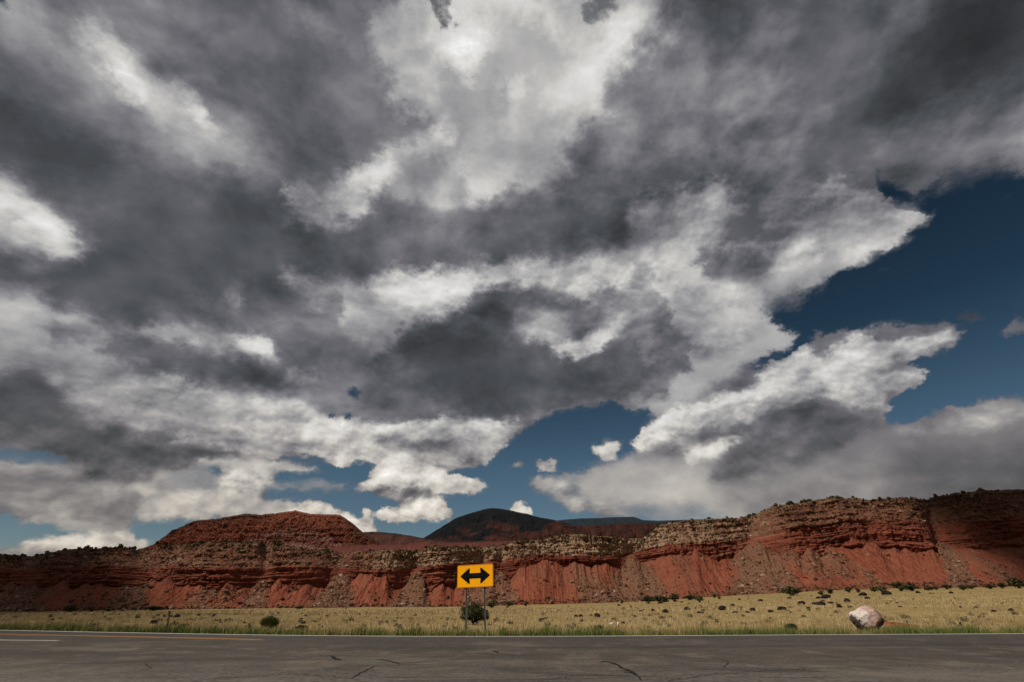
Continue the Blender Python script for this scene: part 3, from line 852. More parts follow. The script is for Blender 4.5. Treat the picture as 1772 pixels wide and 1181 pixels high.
    # red cliff
    redc = g.ramp(n6, [(.3, (.125, .033, .020)), (.5, (.185, .046, .027)), (.7, (.230, .060, .034))])
    # upper beds: cream to brown
    creamc = g.ramp(g.noise(g.P, .16, 5, .65), [(.34, (.25, .140, .082)), (.5, (.36, .240, .145)), (.66, (.45, .335, .215))])
    brownc = g.ramp(g.noise(g.P, .13, 5, .65), [(.34, (.095, .034, .021)), (.5, (.160, .064, .036)), (.66, (.225, .112, .065))])
    upperc = g.mix(g.maprange(g.math('ADD', cr, g.math('MULTIPLY', g.math('SUBTRACT', n6, .5), 1.2)), .25, .75), brownc, creamc)
    # pale band at the foot of the upper beds
    pale = g.math('MULTIPLY', g.maprange(lj, 1.95, 2.1), g.maprange(lj, 2.5, 2.2))
    upperc = g.mix(g.math('MULTIPLY', g.math('MULTIPLY', pale, g.maprange(cr, .05, .4)), g.maprange(n6, .42, .6, 0, .7)), upperc, (.29, .19, .125))
    base = g.mix(inwall, earth, redc)
    base = g.mix(g.maprange(lj, 1.93, 2.07), base, upperc)
    sv = g.comb(g.math('MULTIPLY', sx, .03), g.math('MULTIPLY', sy, .03), g.math('MULTIPLY', st, .85))
    beds = g.noise(sv, 1.0, 5, .65, dist=.25)
    bm = g.math('MULTIPLY', inwall, g.maprange(g.noise(g.P, .035, 3, .5), .40, .60, .15, 1))
    base = g.mix(g.math('MULTIPLY', bm, g.maprange(beds, .53, .63, 0, .80)), base, (.080, .026, .017))
    base = g.mix(g.math('MULTIPLY', bm, g.maprange(beds, .46, .36, 0, .62)), base, (.285, .150, .092))
    dv = g.comb(g.math('MULTIPLY', sx, .50), 0.0, g.math('MULTIPLY', sz, .06))
    drip = g.noise(dv, 1.0, 5, .65)
    base = g.mix(g.math('MULTIPLY', inwall, g.maprange(drip, .51, .66, 0, .42)), base, (.070, .034, .025))
    base = g.mix(g.math('MULTIPLY', g.math('MULTIPLY', g.maprange(lay, 1.9, 2.1), cr), g.maprange(drip, .47, .34, 0, .6)), base, (.40, .31, .215))
    # stones
    blot = g.noise(g.P, .62, 4, .7)
    base = g.mix(g.maprange(blot, .54, .66, 0, .42), base, (.060, .026, .018))
    base = g.mix(g.maprange(blot, .44, .33, 0, .35), base, (.30, .190, .120))
    base = g.mix(g.maprange(spk, .55, .70, 0, .48), base, (.070, .030, .021))
    base = g.mix(g.maprange(spk, .43, .30, 0, .40), base, (.36, .250, .165))
    # scrub on the top and in the slopes
    top = g.maprange(lay, 2.84, 3.0)
    scr = g.noise(g.P, .45, 5, .65)
    base = g.mix(g.math('MULTIPLY', top, .6), base, (.155, .105, .058))
    base = g.mix(g.math('MULTIPLY', g.maprange(lay, 2.55, 3.0, .06, 1), g.maprange(scr, .50, .60, 0, .85)), base, (.034, .037, .020))
    g.put(g.b.inputs['Base Color'], base)
    bump(g, g.math('ADD', nz, g.math('MULTIPLY', beds, .6)), .9, .6)
    me = mesh_np('cliff', V, grid_faces(len(Ls), n), False, {'layer': LV, 'strat': strat, 'debris': deb, 'cream': cream})
    tag(link('cliff', me, m), kind='structure')
    return dict(X=X, Y=Yd, Z=Zd, LV=LV, deb=deb, nt=nt, nr=nr, nk=nk, tal=tal, yb=yb)


# ---------------------------------------------------------------- farther land
def hill_sheet(name, top, foot_py, Y0, mat, slope, step=1.0, rows=60, amp=1.0, freq=.02, seed=1, jag=.8, cap=0.0, smooth=False, ends=60, sm=1.5, ledge=0.0, rugged=0.12):
    """a hill whose skyline follows `top`; its face leans back at `slope` and is worn by noise"""
    top = np.asarray(top, float)
    u = np.arange(top[0, 0], top[-1, 0] + step, step)
    yt = gauss_smooth(np.interp(u, top[:, 0], top[:, 1]), sm / step) + jag * fbm(u * .11, 0 * u, 4, seed)
    yb = np.full_like(u, foot_py)
    yt = np.minimum(yt, yb - .2)
    zb = at(u, yb, Y0 + 0 * u)[2]
    x, y, z = ray(u, yt)
    k = z / y
    Y1 = (slope * Y0 + CAM_Z - zb) / (slope - k); z1 = CAM_Z + k * Y1
    tx = x / y
    tt = np.concatenate([np.linspace(0, 1, rows), 1 + np.linspace(.08, 1, 12)])
    Y = Y0 + (Y1 - Y0)[None] * np.minimum(tt, 1)[:, None] + np.maximum(tt - 1, 0)[:, None] * (Y0 * .35)
    h = (z1 - zb)[None]
    T = tt[:, None] * np.ones((1, len(u)))
    prof = np.where(T < 1, T + cap * np.sin(np.pi * np.clip(T, 0, 1)) * .2, 1 - .15 * (T - 1) ** 2)
    Z = zb[None] + h * prof
    X = tx[None] * Y
    env = np.sin(np.pi * np.clip(T, 0, 1)) ** .5 * (T < 1) + .25 * (T >= .9)
    off = amp * (ridge(X * freq, Z * freq * .25, 3, seed + 3) * .6 + fbm(X * freq * 3, Z * freq * 3, 4, seed + 5) * .7 + rugged * fbm(X * freq * 11, Z * freq * 11, 3, seed + 7)) * env
    off = off + ledge * np.tanh(3 * fbm(Z * .11 + .6 * fbm(X * .02, Z * .02, 2, 9), X * .004, 3, seed + 9)) * env
    V = np.stack([X, Y - off, Z + off * .25], -1).reshape(-1, 3)
    me = mesh_np(name, V, grid_faces(len(tt), len(u)), smooth, {'level': T})
    return tag(link(name, me, mat), kind='structure'), (X, Y - off, Z + off * .25, T)


def build_far():
    # mesa on the left
    m, g = new_mat('mesa_rock', .95, .1)
    lv = g.attr('level')
    n = g.noise(g.P, .05, 5, .6); n2 = g.noise(g.P, .35, 5, .7)
    sx, sy, sz = g.sep(g.P)
    l2 = g.math('ADD', lv, g.math('MULTIPLY', g.math('SUBTRACT', n, .5), .22))
    banded = g.math('MULTIPLY', g.maprange(sx, -425, -385), g.maprange(sx, -270, -315))
    l2 = g.math('DIVIDE', l2, g.math('ADD', 1.0, g.math('MULTIPLY', banded, .85)))
    c = g.ramp(l2, [(0, (.19, .072, .052)), (.10, (.29, .155, .115)), (.17, (.175, .060, .043)), (.24, (.28, .140, .100)), (.31, (.180, .056, .036)), (.38, (.225, .073, .040)),
                    (.62, (.205, .064, .035)), (.80, (.150, .047, .028)), (.93, (.080, .030, .020)), (1.0, (.060, .035, .022))])
    stk = g.noise(g.comb(g.math('MULTIPLY', sx, .11), g.math('MULTIPLY', sy, .02), g.math('MULTIPLY', sz, .05)), 1.0, 5, .65)
    c = g.mix(g.maprange(stk, .50, .66, 0, .7), c, (.075, .026, .018))
    c = g.mix(g.maprange(n2, .52, .68, 0, .85), c, (.040, .024, .017))
    c = g.mix(g.maprange(n2, .44, .32, 0, .5), c, (.30, .105, .058))
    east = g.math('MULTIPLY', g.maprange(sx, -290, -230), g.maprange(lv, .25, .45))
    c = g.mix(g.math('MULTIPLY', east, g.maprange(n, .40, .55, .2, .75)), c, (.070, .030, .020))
    g.put(g.b.inputs['Base Color'], c)
    bump(g, n2, 1.0, 2.5)
    _, info = hill_sheet('mesa', [(225, 957), (262, 945), (275, 937), (290, 925), (310, 914), (330, 905), (345, 901), (375, 899), (400, 894), (424, 890), (450, 892), (470, 890),
                        (505, 885), (512, 884), (535, 890), (560, 891), (588, 892), (600, 899), (612, 908), (630, 924), (645, 934), (657, 943), (690, 955)],
                       962, 820, m, .95, .5, 170, 9, .034, 11, 1.3, sm=.8, ledge=3.0, rugged=.38)
    # dark wooded mountain, ridges far behind
    m2, g = new_mat('forest_slope', .95, .05)
    n = g.noise(g.P, .006, 5, .6); n2 = g.noise(g.P, .05, 4, .7)
    lv = g.attr('level')
    c = g.mix(g.maprange(n2, .42, .6), (.0060, .0070, .0080), (.0115, .0125, .0130))
    redm = g.math('MULTIPLY', g.maprange(lv, .60, .40), g.maprange(n, .42, .56))
    c = g.mix(redm, c, (.062, .022, .016))
    c = g.mix(g.math('MULTIPLY', redm, g.maprange(n2, .5, .62)), c, (.024, .015, .012))
    g.put(g.b.inputs['Base Color'], c)
    hill_sheet('mountain', [(640, 962), (700, 946), (735, 931), (752, 921), (770, 910), (790, 897), (815, 889), (838, 882), (850, 880.5), (866, 881), (885, 885), (910, 890),
                            (935, 897), (960, 901), (975, 906), (1000, 914), (1060, 940)], 962, 3600, m2, .5, 1.0, 70, 55, .0035, 23, .35, cap=.4, sm=4)
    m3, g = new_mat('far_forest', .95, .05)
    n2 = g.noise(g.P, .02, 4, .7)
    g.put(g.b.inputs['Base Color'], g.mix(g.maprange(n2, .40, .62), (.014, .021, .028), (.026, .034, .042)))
    hill_sheet('far_ridge', [(900, 915), (940, 905), (970, 901), (1000, 898.5), (1030, 897.5), (1065, 896), (1095, 895), (1102, 897), (1112, 901.5), (1140, 902), (1180, 901), (1230, 899), (1300, 897), (1400, 905)],
               935, 8000, m3, .35, 1.0, 40, 60, .002, 29, .35, sm=3)
    m4, g = new_mat('dark_red_slope', .95, .1)
    n = g.noise(g.P, .02, 5, .6); n2 = g.noise(g.P, .12, 5, .7)
    lv = g.attr('level')
    c = g.ramp(n, [(.3, (.055, .024, .020)), (.5, (.090, .033, .025)), (.7, (.125, .042, .030))])
    c = g.mix(g.maprange(n2, .48, .62, 0, .9), c, (.020, .017, .013))
    c = g.mix(g.maprange(lv, .80, .97, 0, .85), c, (.020, .020, .016))
    g.put(g.b.inputs['Base Color'], c)
    bump(g, n2, 1.0, 6)
    hill_sheet('dark_ridge', [(560, 938), (600, 930), (630, 922), (660, 922), (690, 925), (715, 929), (735, 933), (770, 937), (820, 938), (850, 935)], 960, 2400, m4, .5, 1.0, 60, 30, .006, 41, .8)
    m6, g = new_mat('red_slope', .95, .1)
    n = g.noise(g.P, .03, 5, .6); n2 = g.noise(g.P, .15, 5, .7)
    lv = g.attr('level')
    c = g.ramp(n, [(.3, (.034, .014, .011)), (.5, (.050, .018, .013)), (.7, (.085, .028, .019))])  # cloud shade on the ridge is put into these darkened reds
    c = g.mix(g.maprange(n2, .47, .62, 0, .85), c, (.018, .013, .010))
    g.put(g.b.inputs['Base Color'], c)
    bump(g, n2, 1.0, 5)
    hill_sheet('red_ridge', [(835, 958), (865, 940), (878, 933), (895, 925), (910, 920), (935, 921), (945, 910), (955, 903), (965, 902), (975, 909), (1000, 912), (1040, 910), (1075, 907),
                              (1110, 906), (1150, 908), (1170, 904), (1195, 906), (1230, 912)], 960, 1800, m6, .8, .8, 80, 24, .010, 47, 1.1)
    # bare red mounds on the bench behind the rim
    m5, g = new_mat('badland_clay', .95, .1)
    n = g.noise(g.P, .04, 4, .5)
    lv = g.attr('level')
    c = g.ramp(g.math('ADD', lv, g.math('MULTIPLY', g.math('SUBTRACT', n, .5), .5)), [(0, (.17, .12, .10)), (.12, (.10, .036, .030)), (.5, (.115, .036, .028)), (1, (.095, .028, .022))])
    g.put(g.b.inputs['Base Color'], c)
    nm = g.noise(g.P, .22, 5, .7)
    c = g.mix(g.maprange(nm, .52, .66, 0, .6), c, (.060, .028, .022))
    c = g.mix(g.maprange(nm, .45, .33, 0, .4), c, (.19, .10, .08))
    g.put(g.b.inputs['Base Color'], c)
    hill_sheet('mound', [(655, 960), (680, 951), (700, 944), (716, 939.5), (735, 939), (752, 942), (762, 944), (775, 941), (800, 940), (835, 939), (870, 938), (900, 936), (930, 945)], 962, 700, m5, .42, .7, 40, 3.0, .04, 53, .35, sm=4)
    hill_sheet('mound', [(540, 958), (575, 948), (600, 946), (625, 944.5), (650, 944), (700, 944), (735, 946), (770, 956)], 962, 760, m5, .3, .7, 40, 3.0, .04, 57, .3, sm=4)
    return info


build_ground()
CL = build_cliff()
MESA = build_far()

# ---------------------------------------------------------------- road
def ribbon(name, pts, width, z, mat, taper=False):
    """flat painted or tarred line along ground points"""
    P = np.asarray(pts, float)
    d = np.gradient(P, axis=0); d /= np.maximum(np.linalg.norm(d, axis=1), 1e-9)[:, None]
    nrm = np.stack([-d[:, 1], d[:, 0]], 1)
    w = np.full(len(P), width / 2.0) if np.isscalar(width) else np.asarray(width) / 2.0
    A = P + nrm * w[:, None]; B = P - nrm * w[:, None]
    V = np.zeros((2 * len(P), 3)); V[0::2, :2] = B; V[1::2, :2] = A; V[:, 2] = z
    i = np.arange(len(P) - 1) * 2
    F = np.stack([i, i + 2, i + 3, i + 1], 1)
    me = mesh_np(name, V, F, False)
    me.materials.append(mat)
    return me


def px_line(pts, n=None, z=0.0, wob=0.0, seed=0):
    p = np.asarray(pts, float)
    s = np.concatenate([[0], np.cumsum(np.hypot(*np.diff(p, axis=0).T))])
    q = np.linspace(0, s[-1], n or max(2, int(s[-1] / 3)))
    x, y = np.interp(q, s, p[:, 0]), np.interp(q, s, p[:, 1])
    X, Y = ground_hit(x, y, z)
    if wob:
        X = X + wob * fbm(q * .12, 0 * q, 3, seed); Y = Y + wob * 2 * fbm(q * .12, 0 * q + 5, 3, seed + 1)
    return np.stack([X, Y], 1)


def build_road():
    m, g = new_mat('asphalt', .88, .25)
    n1 = g.noise(g.P, .22, 5, .6); n2 = g.noise(g.P, 2.2, 5, .7); n3 = g.noise(g.P, 55, 3, .8); n4 = g.noise(g.P, 18, 4, .75)
    sx, sy, sz = g.sep(g.P)
    d = g.attr('across')
    n5 = g.noise(g.P, .38, 7, .66, dist=.8); n6 = g.noise(g.P, 8.0, 4, .7); n7 = g.noise(g.P, 1.3, 5, .65, dist=.5)
    c = g.ramp(n1, [(.3, (.046, .036, .028)), (.5, (.066, .052, .041)), (.7, (.092, .073, .057))])
    wv = g.comb(g.math('MULTIPLY', sx, .10), g.math('MULTIPLY', d, .75), 0.0)
    wn = g.noise(wv, 1.0, 6, .62, dist=.4)
    c = g.mix(g.maprange(wn, .50, .66, 0, .6), c, (.040, .035, .031))
    c = g.mix(g.maprange(wn, .46, .32, 0, .55), c, (.145, .123, .100))
    # old patches and stains
    c = g.mix(g.maprange(n5, .55, .66, 0, .55), c, (.036, .032, .029))
    c = g.mix(g.maprange(n5, .47, .34, 0, .7), c, (.185, .150, .118))
    c = g.mix(g.maprange(n7, .53, .64, 0, .5), c, (.040, .035, .031))
    c = g.mix(g.maprange(n7, .46, .36, 0, .5), c, (.170, .142, .114))
    # tyre-polished dark band in the far lane, darker binder towards the shoulder
    band = g.math('MULTIPLY', g.maprange(g.math('ABSOLUTE', g.math('SUBTRACT', d, g.math('ADD', 4.2, g.math('MULTIPLY', wn, .5)))), .10, .50, 1, 0, 'SMOOTHSTEP'), g.maprange(sx, -9, 1))
    c = g.mix(g.math('MULTIPLY', band, g.maprange(n5, .3, .6, .45, .8)), c, (.026, .024, .022))
    c = g.mix(g.math('MULTIPLY', g.maprange(d, 5.5, 1.5), .62), c, (.042, .036, .033))
    # coarse chip seal where the side road comes in, with swirling tyre marks
    chip = g.maprange(g.math('ADD', d, g.math('MULTIPLY', n5, 6.0)), 10.3, 13.2)
    c = g.mix(g.math('MULTIPLY', chip, g.maprange(n6, .40, .60, .15, .85)), c, (.165, .150, .128))
    sk = g.noise(g.comb(g.math('MULTIPLY', sx, .20), g.math('MULTIPLY', sy, .85), 0.0), 1.0, 6, .6, dist=1.6)
    c = g.mix(g.math('MULTIPLY', g.maprange(d, 4.5, 9.0), g.maprange(sk, .52, .62, 0, .75)), c, (.030, .028, .026))
    c = g.mix(g.maprange(n4, .54, .68, 0, .7), c, (.225, .185, .148))
    c = g.mix(g.maprange(n4, .45, .32, 0, .65), c, (.022, .020, .018))
    c = g.mix(g.maprange(n3, .55, .72, 0, .5), c, (.25, .22, .19))
    c = g.mix(g.maprange(n3, .45, .30, 0, .5), c, (.026, .023, .021))
    g.put(g.b.inputs['Base Color'], c)
    bump(g, g.math('ADD', n3, n4), .5, .012)
    xs = np.concatenate([np.linspace(-70, -32, 20)[:-1], np.linspace(-32, 32, 260), np.linspace(32, 70, 20)[1:]])
    dist = np.concatenate([[-.10, 0.0], np.linspace(.05, 14, 60), np.linspace(15, 70, 20)])
    D, X = np.meshgrid(dist, xs, indexing='ij')
    ragged = .035 * fbm(X * 1.3, 0 * X, 4, 3) * (D < .01)
    Y = edge_y(X) - D + ragged
    Z = np.where(D < 0, -.06, 0.0) + .0 * X
    V = np.stack([X, Y, Z], -1).reshape(-1, 3)
    F = grid_faces(len(dist), len(xs))[:, ::-1]
    tag(link('road', mesh_np('road', V, F, True, {'across': D}), m), kind='structure')

    def paint(name, colr, worn):
        mm, g = new_mat(name, .7, .3)
        a = g.noise(g.P, 6, 5, .75)
        g.put(g.b.inputs['Base Color'], g.mix(g.maprange(a, worn, worn + .12), colr, (.11, .095, .08)))
        return mm
    wp = paint('white_road_paint', (.62, .60, .55), .58)
    yp = paint('yellow_road_paint', (.50, .235, .045), .54)
    q = np.linspace(-34, 34, 300)
    E = np.stack([q, edge_y(q) - .26], 1)
    tag(link('edge_line', ribbon('edge_line', E, .17, .004, wp)), kind='structure')
    for dz in (-.11, .11):
        L = px_line([(-220, 1094), (0, 1099), (150, 1101.6), (300, 1104.8), (453, 1108.4)], 60)
        L[:, 1] += dz
        tag(link('centre_line', ribbon('centre_line', L, .10, .004, yp)), kind='structure')
    tag(link('lane_line', ribbon('lane_line', px_line([(-200, 1103.5), (0, 1109.0), (101, 1109.8)], 30), .14, .004, wp)), kind='structure')
    tar, g = new_mat('crack_sealant', .85, .12)
    g.put(g.b.inputs['Base Color'], (.018, .016, .0145))
    cracks = [([(1040, 1147), (1050, 1146), (1062, 1149.5), (1071, 1153), (1075, 1157), (1084, 1160), (1092, 1163), (1097, 1167), (1103, 1171)], .13),
              ([(1074, 1163), (1082, 1162), (1091, 1163)], .10), ([(1079, 1166), (1088, 1165), (1096, 1168)], .07),
              ([(851, 1127.5), (857, 1128.5), (863, 1131)], .16), ([(863, 1131), (880, 1134), (893, 1137)], .03),
              ([(690, 1150), (720, 1147.5), (759, 1144), (800, 1142), (856, 1139)], .045),
              ([(570, 1136), (577, 1139), (582, 1141), (588, 1144)], .17), ([(540, 1151), (553, 1147.5), (562, 1146.5), (587, 1144), (640, 1143)], .03),
              ([(650, 1142), (672, 1145), (683, 1148), (692, 1151)], .09), ([(606, 1176), (622, 1168), (636, 1160), (649, 1155)], .05),
              ([(1035, 1148), (1048, 1145.5)], .05), ([(560, 1157), (640, 1154), (720, 1152)], .03), ([(240, 1164), (262, 1158), (250, 1150)], .025),
              ([(1150, 1181), (1240, 1168), (1340, 1162), (1460, 1156), (1600, 1152)], .035), ([(930, 1181), (1000, 1170), (1103, 1171), (1180, 1176)], .03), ([(1103, 1171), (1112, 1181)], .05),
              ([(330, 1181), (420, 1172), (520, 1168), (606, 1176)], .03), ([(1380, 1130), (1420, 1136), (1500, 1139)], .03), ([(1240, 1140), (1262, 1148), (1252, 1156)], .025)]
    for i, (pts, w) in enumerate(cracks):
        L = px_line(pts, None, 0, .05, 31 + i)
        wd = .62 * w * (.75 + .9 * fbm(np.arange(len(L)) * .35, np.zeros(len(L)), 2, i)) * np.minimum(1, np.minimum(np.arange(len(L)) + .4, len(L) - .6 - np.arange(len(L))) * .7)
        tag(link('crack', ribbon('crack', L, np.maximum(wd, .008), .004 + .0002 * i, tar)), kind='structure')


# ---------------------------------------------------------------- shapes
def bm_obj(name, bm, mat, parent=None, smooth=False):
    me = bpy.data.meshes.new(name)
    bm.normal_update(); bm.to_mesh(me); bm.free()
    if smooth:
        for p in me.polygons: p.use_smooth = True
    return link(name, me, mat, parent)


def empty(name, loc, rz=0.0):
    o = bpy.data.objects.new(name, None)
    col.objects.link(o); o.location = loc; o.rotation_euler = (0, 0, rz)
    o.empty_display_size = .2
    return o


def plain_mat(name, c, rough=.8, spec=.3, metal=0.0, var=.12, scale=8.0):
    m, g = new_mat(name, rough, spec)
    n = g.noise(g.P, scale, 5, .65)
    lo = tuple(v * (1 - var * 2.2) for v in c); hi = tuple(min(1, v * (1 + var)) for v in c)
    g.put(g.b.inputs['Base Color'], g.mix(g.maprange(n, .35, .65), lo, hi))
    g.b.inputs['Metallic'].default_value = metal
    return m


def round_rect(w, h, r, k=6):
    pts = []
    for cx, cy, a0 in ((w / 2 - r, h / 2 - r, 0), (-w / 2 + r, h / 2 - r, 90), (-w / 2 + r, -h / 2 + r, 180), (w / 2 - r, -h / 2 + r, 270)):
        for i in range(k + 1):
            a = math.radians(a0 + 90 * i / k)
            pts.append((cx + r * math.cos(a), cy + r * math.sin(a)))
    return pts


def plate(outline, y0, y1):
    """flat plate in the xz plane from y0 (front) to y1"""
    bm = bmesh.new()
    f = [bm.verts.new((x, y0, z)) for x, z in outline]
    b = [bm.verts.new((x, y1, z)) for x, z in outline]
    bm.faces.new(f); bm.faces.new(b[::-1])
    for i in range(len(f)):
        j = (i + 1) % len(f)
        bm.faces.new((f[i], b[i], b[j], f[j]))
    bmesh.ops.recalc_face_normals(bm, faces=bm.faces)
    return bm


def ring_plate(o, i_, y0, y1):
    bm = bmesh.new()
    n = len(o)
    rows = [[bm.verts.new((x, y, z)) for x, z in pts] for pts, y in ((o, y0), (i_, y0), (i_, y1), (o, y1))]
    for k in range(4):
        a, b = rows[k], rows[(k + 1) % 4]
        for i in range(n):
            j = (i + 1) % n
            bm.faces.new((a[i], a[j], b[j], b[i]))
    bmesh.ops.recalc_face_normals(bm, faces=bm.faces)
    return bm


def prism_between(bm, p, q, outline):
    """extrude a small outline (x, y) from p to q"""
    p, q = Vector(p), Vector(q)
    a = [bm.verts.new(p + Vector((x, y, 0))) for x, y in outline]
    b = [bm.verts.new(q + Vector((x, y, 0))) for x, y in outline]
    n = len(outline)
    for i in range(n):
        j = (i + 1) % n
        bm.faces.new((a[i], a[j], b[j], b[i]))
    bm.faces.new(a[::-1]); bm.faces.new(b)


def build_sign():
    Y = 21.2
    TL, TR, BR, BL = [Vector(tuple(float(v) for v in at(px, py, Y))) for px, py in ((790.5, 979.0), (853.6, 976.6), (853.8, 1016.2), (790.2, 1018.4))]
    cen = (TL + TR + BR + BL) / 4
    yaw = math.radians(-17)
    w = ((TR - TL).length + (BR - BL).length) / 2 / math.cos(yaw)
    h = ((TL - BL).length + (TR - BR).length) / 2
    roll = math.atan2(TR.z - TL.z, TR.x - TL.x)
    gz = float(ground_z(cen.x, Y))
    root = empty('traffic_sign', (cen.x, Y, gz), 0)
    tag(root, 'yellow road sign with a black double-headed arrow on two thin metal posts', 'road sign')
    yel, g = new_mat('yellow_sheeting', .6, .1)
    n = g.noise(g.P, 5, 4, .6)
    g.put(g.b.inputs['Base Color'], g.mix(g.maprange(n, .3, .7), (.97, .40, .002), (1.0, .44, .003)))
    org = plain_mat('amber_border', (.62, .20, .006), .5, .4, var=.06)
    blk = plain_mat('black_print', (.004, .004, .0045), .7, .06, var=.1)
    steel = plain_mat('weathered_steel', (.17, .175, .17), .6, .4, .2, var=.15)
    board = empty('sign_board', (0, 0, cen.z - gz)); board.parent = root
    board.rotation_euler = (0, -roll, yaw)
    bm = plate(round_rect(w, h, .055), 0, .012)
    bm_obj('panel', bm, yel, board)
    bm_obj('border', ring_plate(round_rect(w, h, .055), round_rect(w - .052, h - .052, .035), -.003, -.0005), org, board)
    # arrow: outline measured on the sign
    s = w / 63.0 * .97
    up = h / 39.5 * .97
    half = [(0, 4.9), (9.9, 4.9), (9.4, 12.6), (9.9, 14.0), (11.2, 13.9), (25.6, 1.4), (26.6, 0)]
    right = [(x * s, z * up) for x, z in half]
    top = [(-x, z) for x, z in right[::-1][:-1]] + right
    out = top + [(x, -z) for x, z in top[::-1][1:-1]]
    bm_obj('arrow', plate(out, -.003, -.0005), blk, board)
    for k in range(11):
        x = (-22.5 + 4.5 * k) * s
        bm = bmesh.new()
        bmesh.ops.create_cone(bm, cap_ends=True, segments=8, radius1=.009, radius2=.006, depth=.004)
        bmesh.ops.rotate(bm, verts=bm.verts, cent=(0, 0, 0), matrix=__import__('mathutils').Matrix.Rotation(math.radians(90), 3, 'X'))
        bmesh.ops.translate(bm, verts=bm.verts, vec=(x, -.0052, .004))
        bm_obj('rivet', bm, steel, board)
    # posts: U-channel steel
    t, k, dp = .004, .036, .034
    U = [(-k, 0), (-k, -dp), (-k + .012, -dp), (-k + .012, -.006), (k - .012, -.006), (k - .012, -dp), (k, -dp), (k, 0)]
    for (bx, by), (tx, ty) in (((807.0, 1093.5), (807.4, 985)), ((841.0, 1092.8), (838.6, 984))):
        b = at(bx, by, Y + .06); tp = at(tx, ty, Y + .06)
        off = (float(b[0]) - cen.x) * math.sin(yaw)
        p = Vector((float(b[0]) - cen.x, .090 + off, -.35)); q = Vector((float(tp[0]) - cen.x, .090 + off, float(tp[2]) - gz))
        bm = bmesh.new(); prism_between(bm, p, q, U)
        bmesh.ops.recalc_face_normals(bm, faces=bm.faces)
        bm_obj('post', bm, steel, root)
        for zz in (-.26, .26):
            bm = bmesh.new()
            bmesh.ops.create_cone(bm, cap_ends=True, segments=6, radius1=.014, radius2=.014, depth=.012)
            bmesh.ops.rotate(bm, verts=bm.verts, cent=(0, 0, 0), matrix=__import__('mathutils').Matrix.Rotation(math.radians(90), 3, 'X'))
            bmesh.ops.translate(bm, verts=bm.verts, vec=((q.x) / math.cos(yaw), -.009, zz))
            bm_obj('bolt', bm, steel, board)


def build_posts():
    wood = plain_mat('weathered_brown_post', (.085, .055, .036), .85, .2, var=.25, scale=14)
    dark = plain_mat('dark_cap', (.018, .016, .015), .7, .3)
    red = plain_mat('red_plastic', (.42, .035, .022), .5, .4)
    white = plain_mat('white_plastic', (.72, .70, .68), .5, .4, var=.06)
    x, y, z = on_ground(289, 1091.0)
    root = empty('roadside_post', (x, y, z))
    tag(root, 'thin leaning brown wooden post at the road edge, far left of the sign', 'post')
    tp = at(293.6, 1058, y + .1)
    tip = Vector((float(tp[0]) - x, .1, float(tp[2]) - z))
    bm = bmesh.new(); prism_between(bm, (0, 0, -.25), tip * .80, [(-.036, -.02), (.036, -.02), (.036, .02), (-.036, .02)])
    bm_obj('shaft', bm, wood, root)
    bm = bmesh.new(); prism_between(bm, tip * .80, tip, [(-.040, -.024), (.040, -.024), (.040, .024), (-.040, .024)])
    bm_obj('cap', bm, dark, root)
    x, y, z = on_ground(1070.5, 1092.5)
    root = empty('marker_post', (x, y, z))
    tag(root, 'short roadside marker with a white top and red lower part in green grass', 'marker')
    def lathe(prof, seg=14):
        bm = bmesh.new(); rings = []
        for r, zz in prof:
            rings.append([bm.verts.new((r * math.cos(2 * math.pi * i / seg), r * math.sin(2 * math.pi * i / seg), zz)) for i in range(seg)])
        for a, b in zip(rings, rings[1:]):
            for i in range(seg): bm.faces.new((a[i], a[(i + 1) % seg], b[(i + 1) % seg], b[i]))
        bm.faces.new(rings[0][::-1]); bm.faces.new(rings[-1])
        return bm
    bm_obj('base', lathe([(.036, -.15), (.036, .10), (.036, .165)]), red, root, True)
    bm_obj('cap', lathe([(.037, .165), (.037, .275), (.031, .30), (.018, .312)]), white, root, True)


# ---------------------------------------------------------------- rocks
def icos(sub):
    bm = bmesh.new(); bmesh.ops.create_icosphere(bm, subdivisions=sub, radius=1.0)
    V = np.array([v.co[:] for v in bm.verts]); F = np.array([[v.index for v in f.verts] for f in bm.faces]); bm.free()
    return V, F


def rock_shape(seed, sub=2, flat=.6, cuts=7):
    V, F = icos(sub)
    rs = np.random.RandomState(seed)
    for _ in range(cuts):                                     # planes cut facets
        n = rs.normal(size=3); n /= np.linalg.norm(n)
        d = rs.uniform(.55, .9)
        ex = np.maximum(V @ n - d, 0)
        V = V - ex[:, None] * n * .9
    V = V * (1 + .10 * fbm(V[:, 0] * 1.7 + seed, V[:, 1] * 1.7 + V[:, 2] * 1.3, 3, seed)[:, None])
    V = V * np.array([1, rs.uniform(.75, 1), flat])
    return V, F


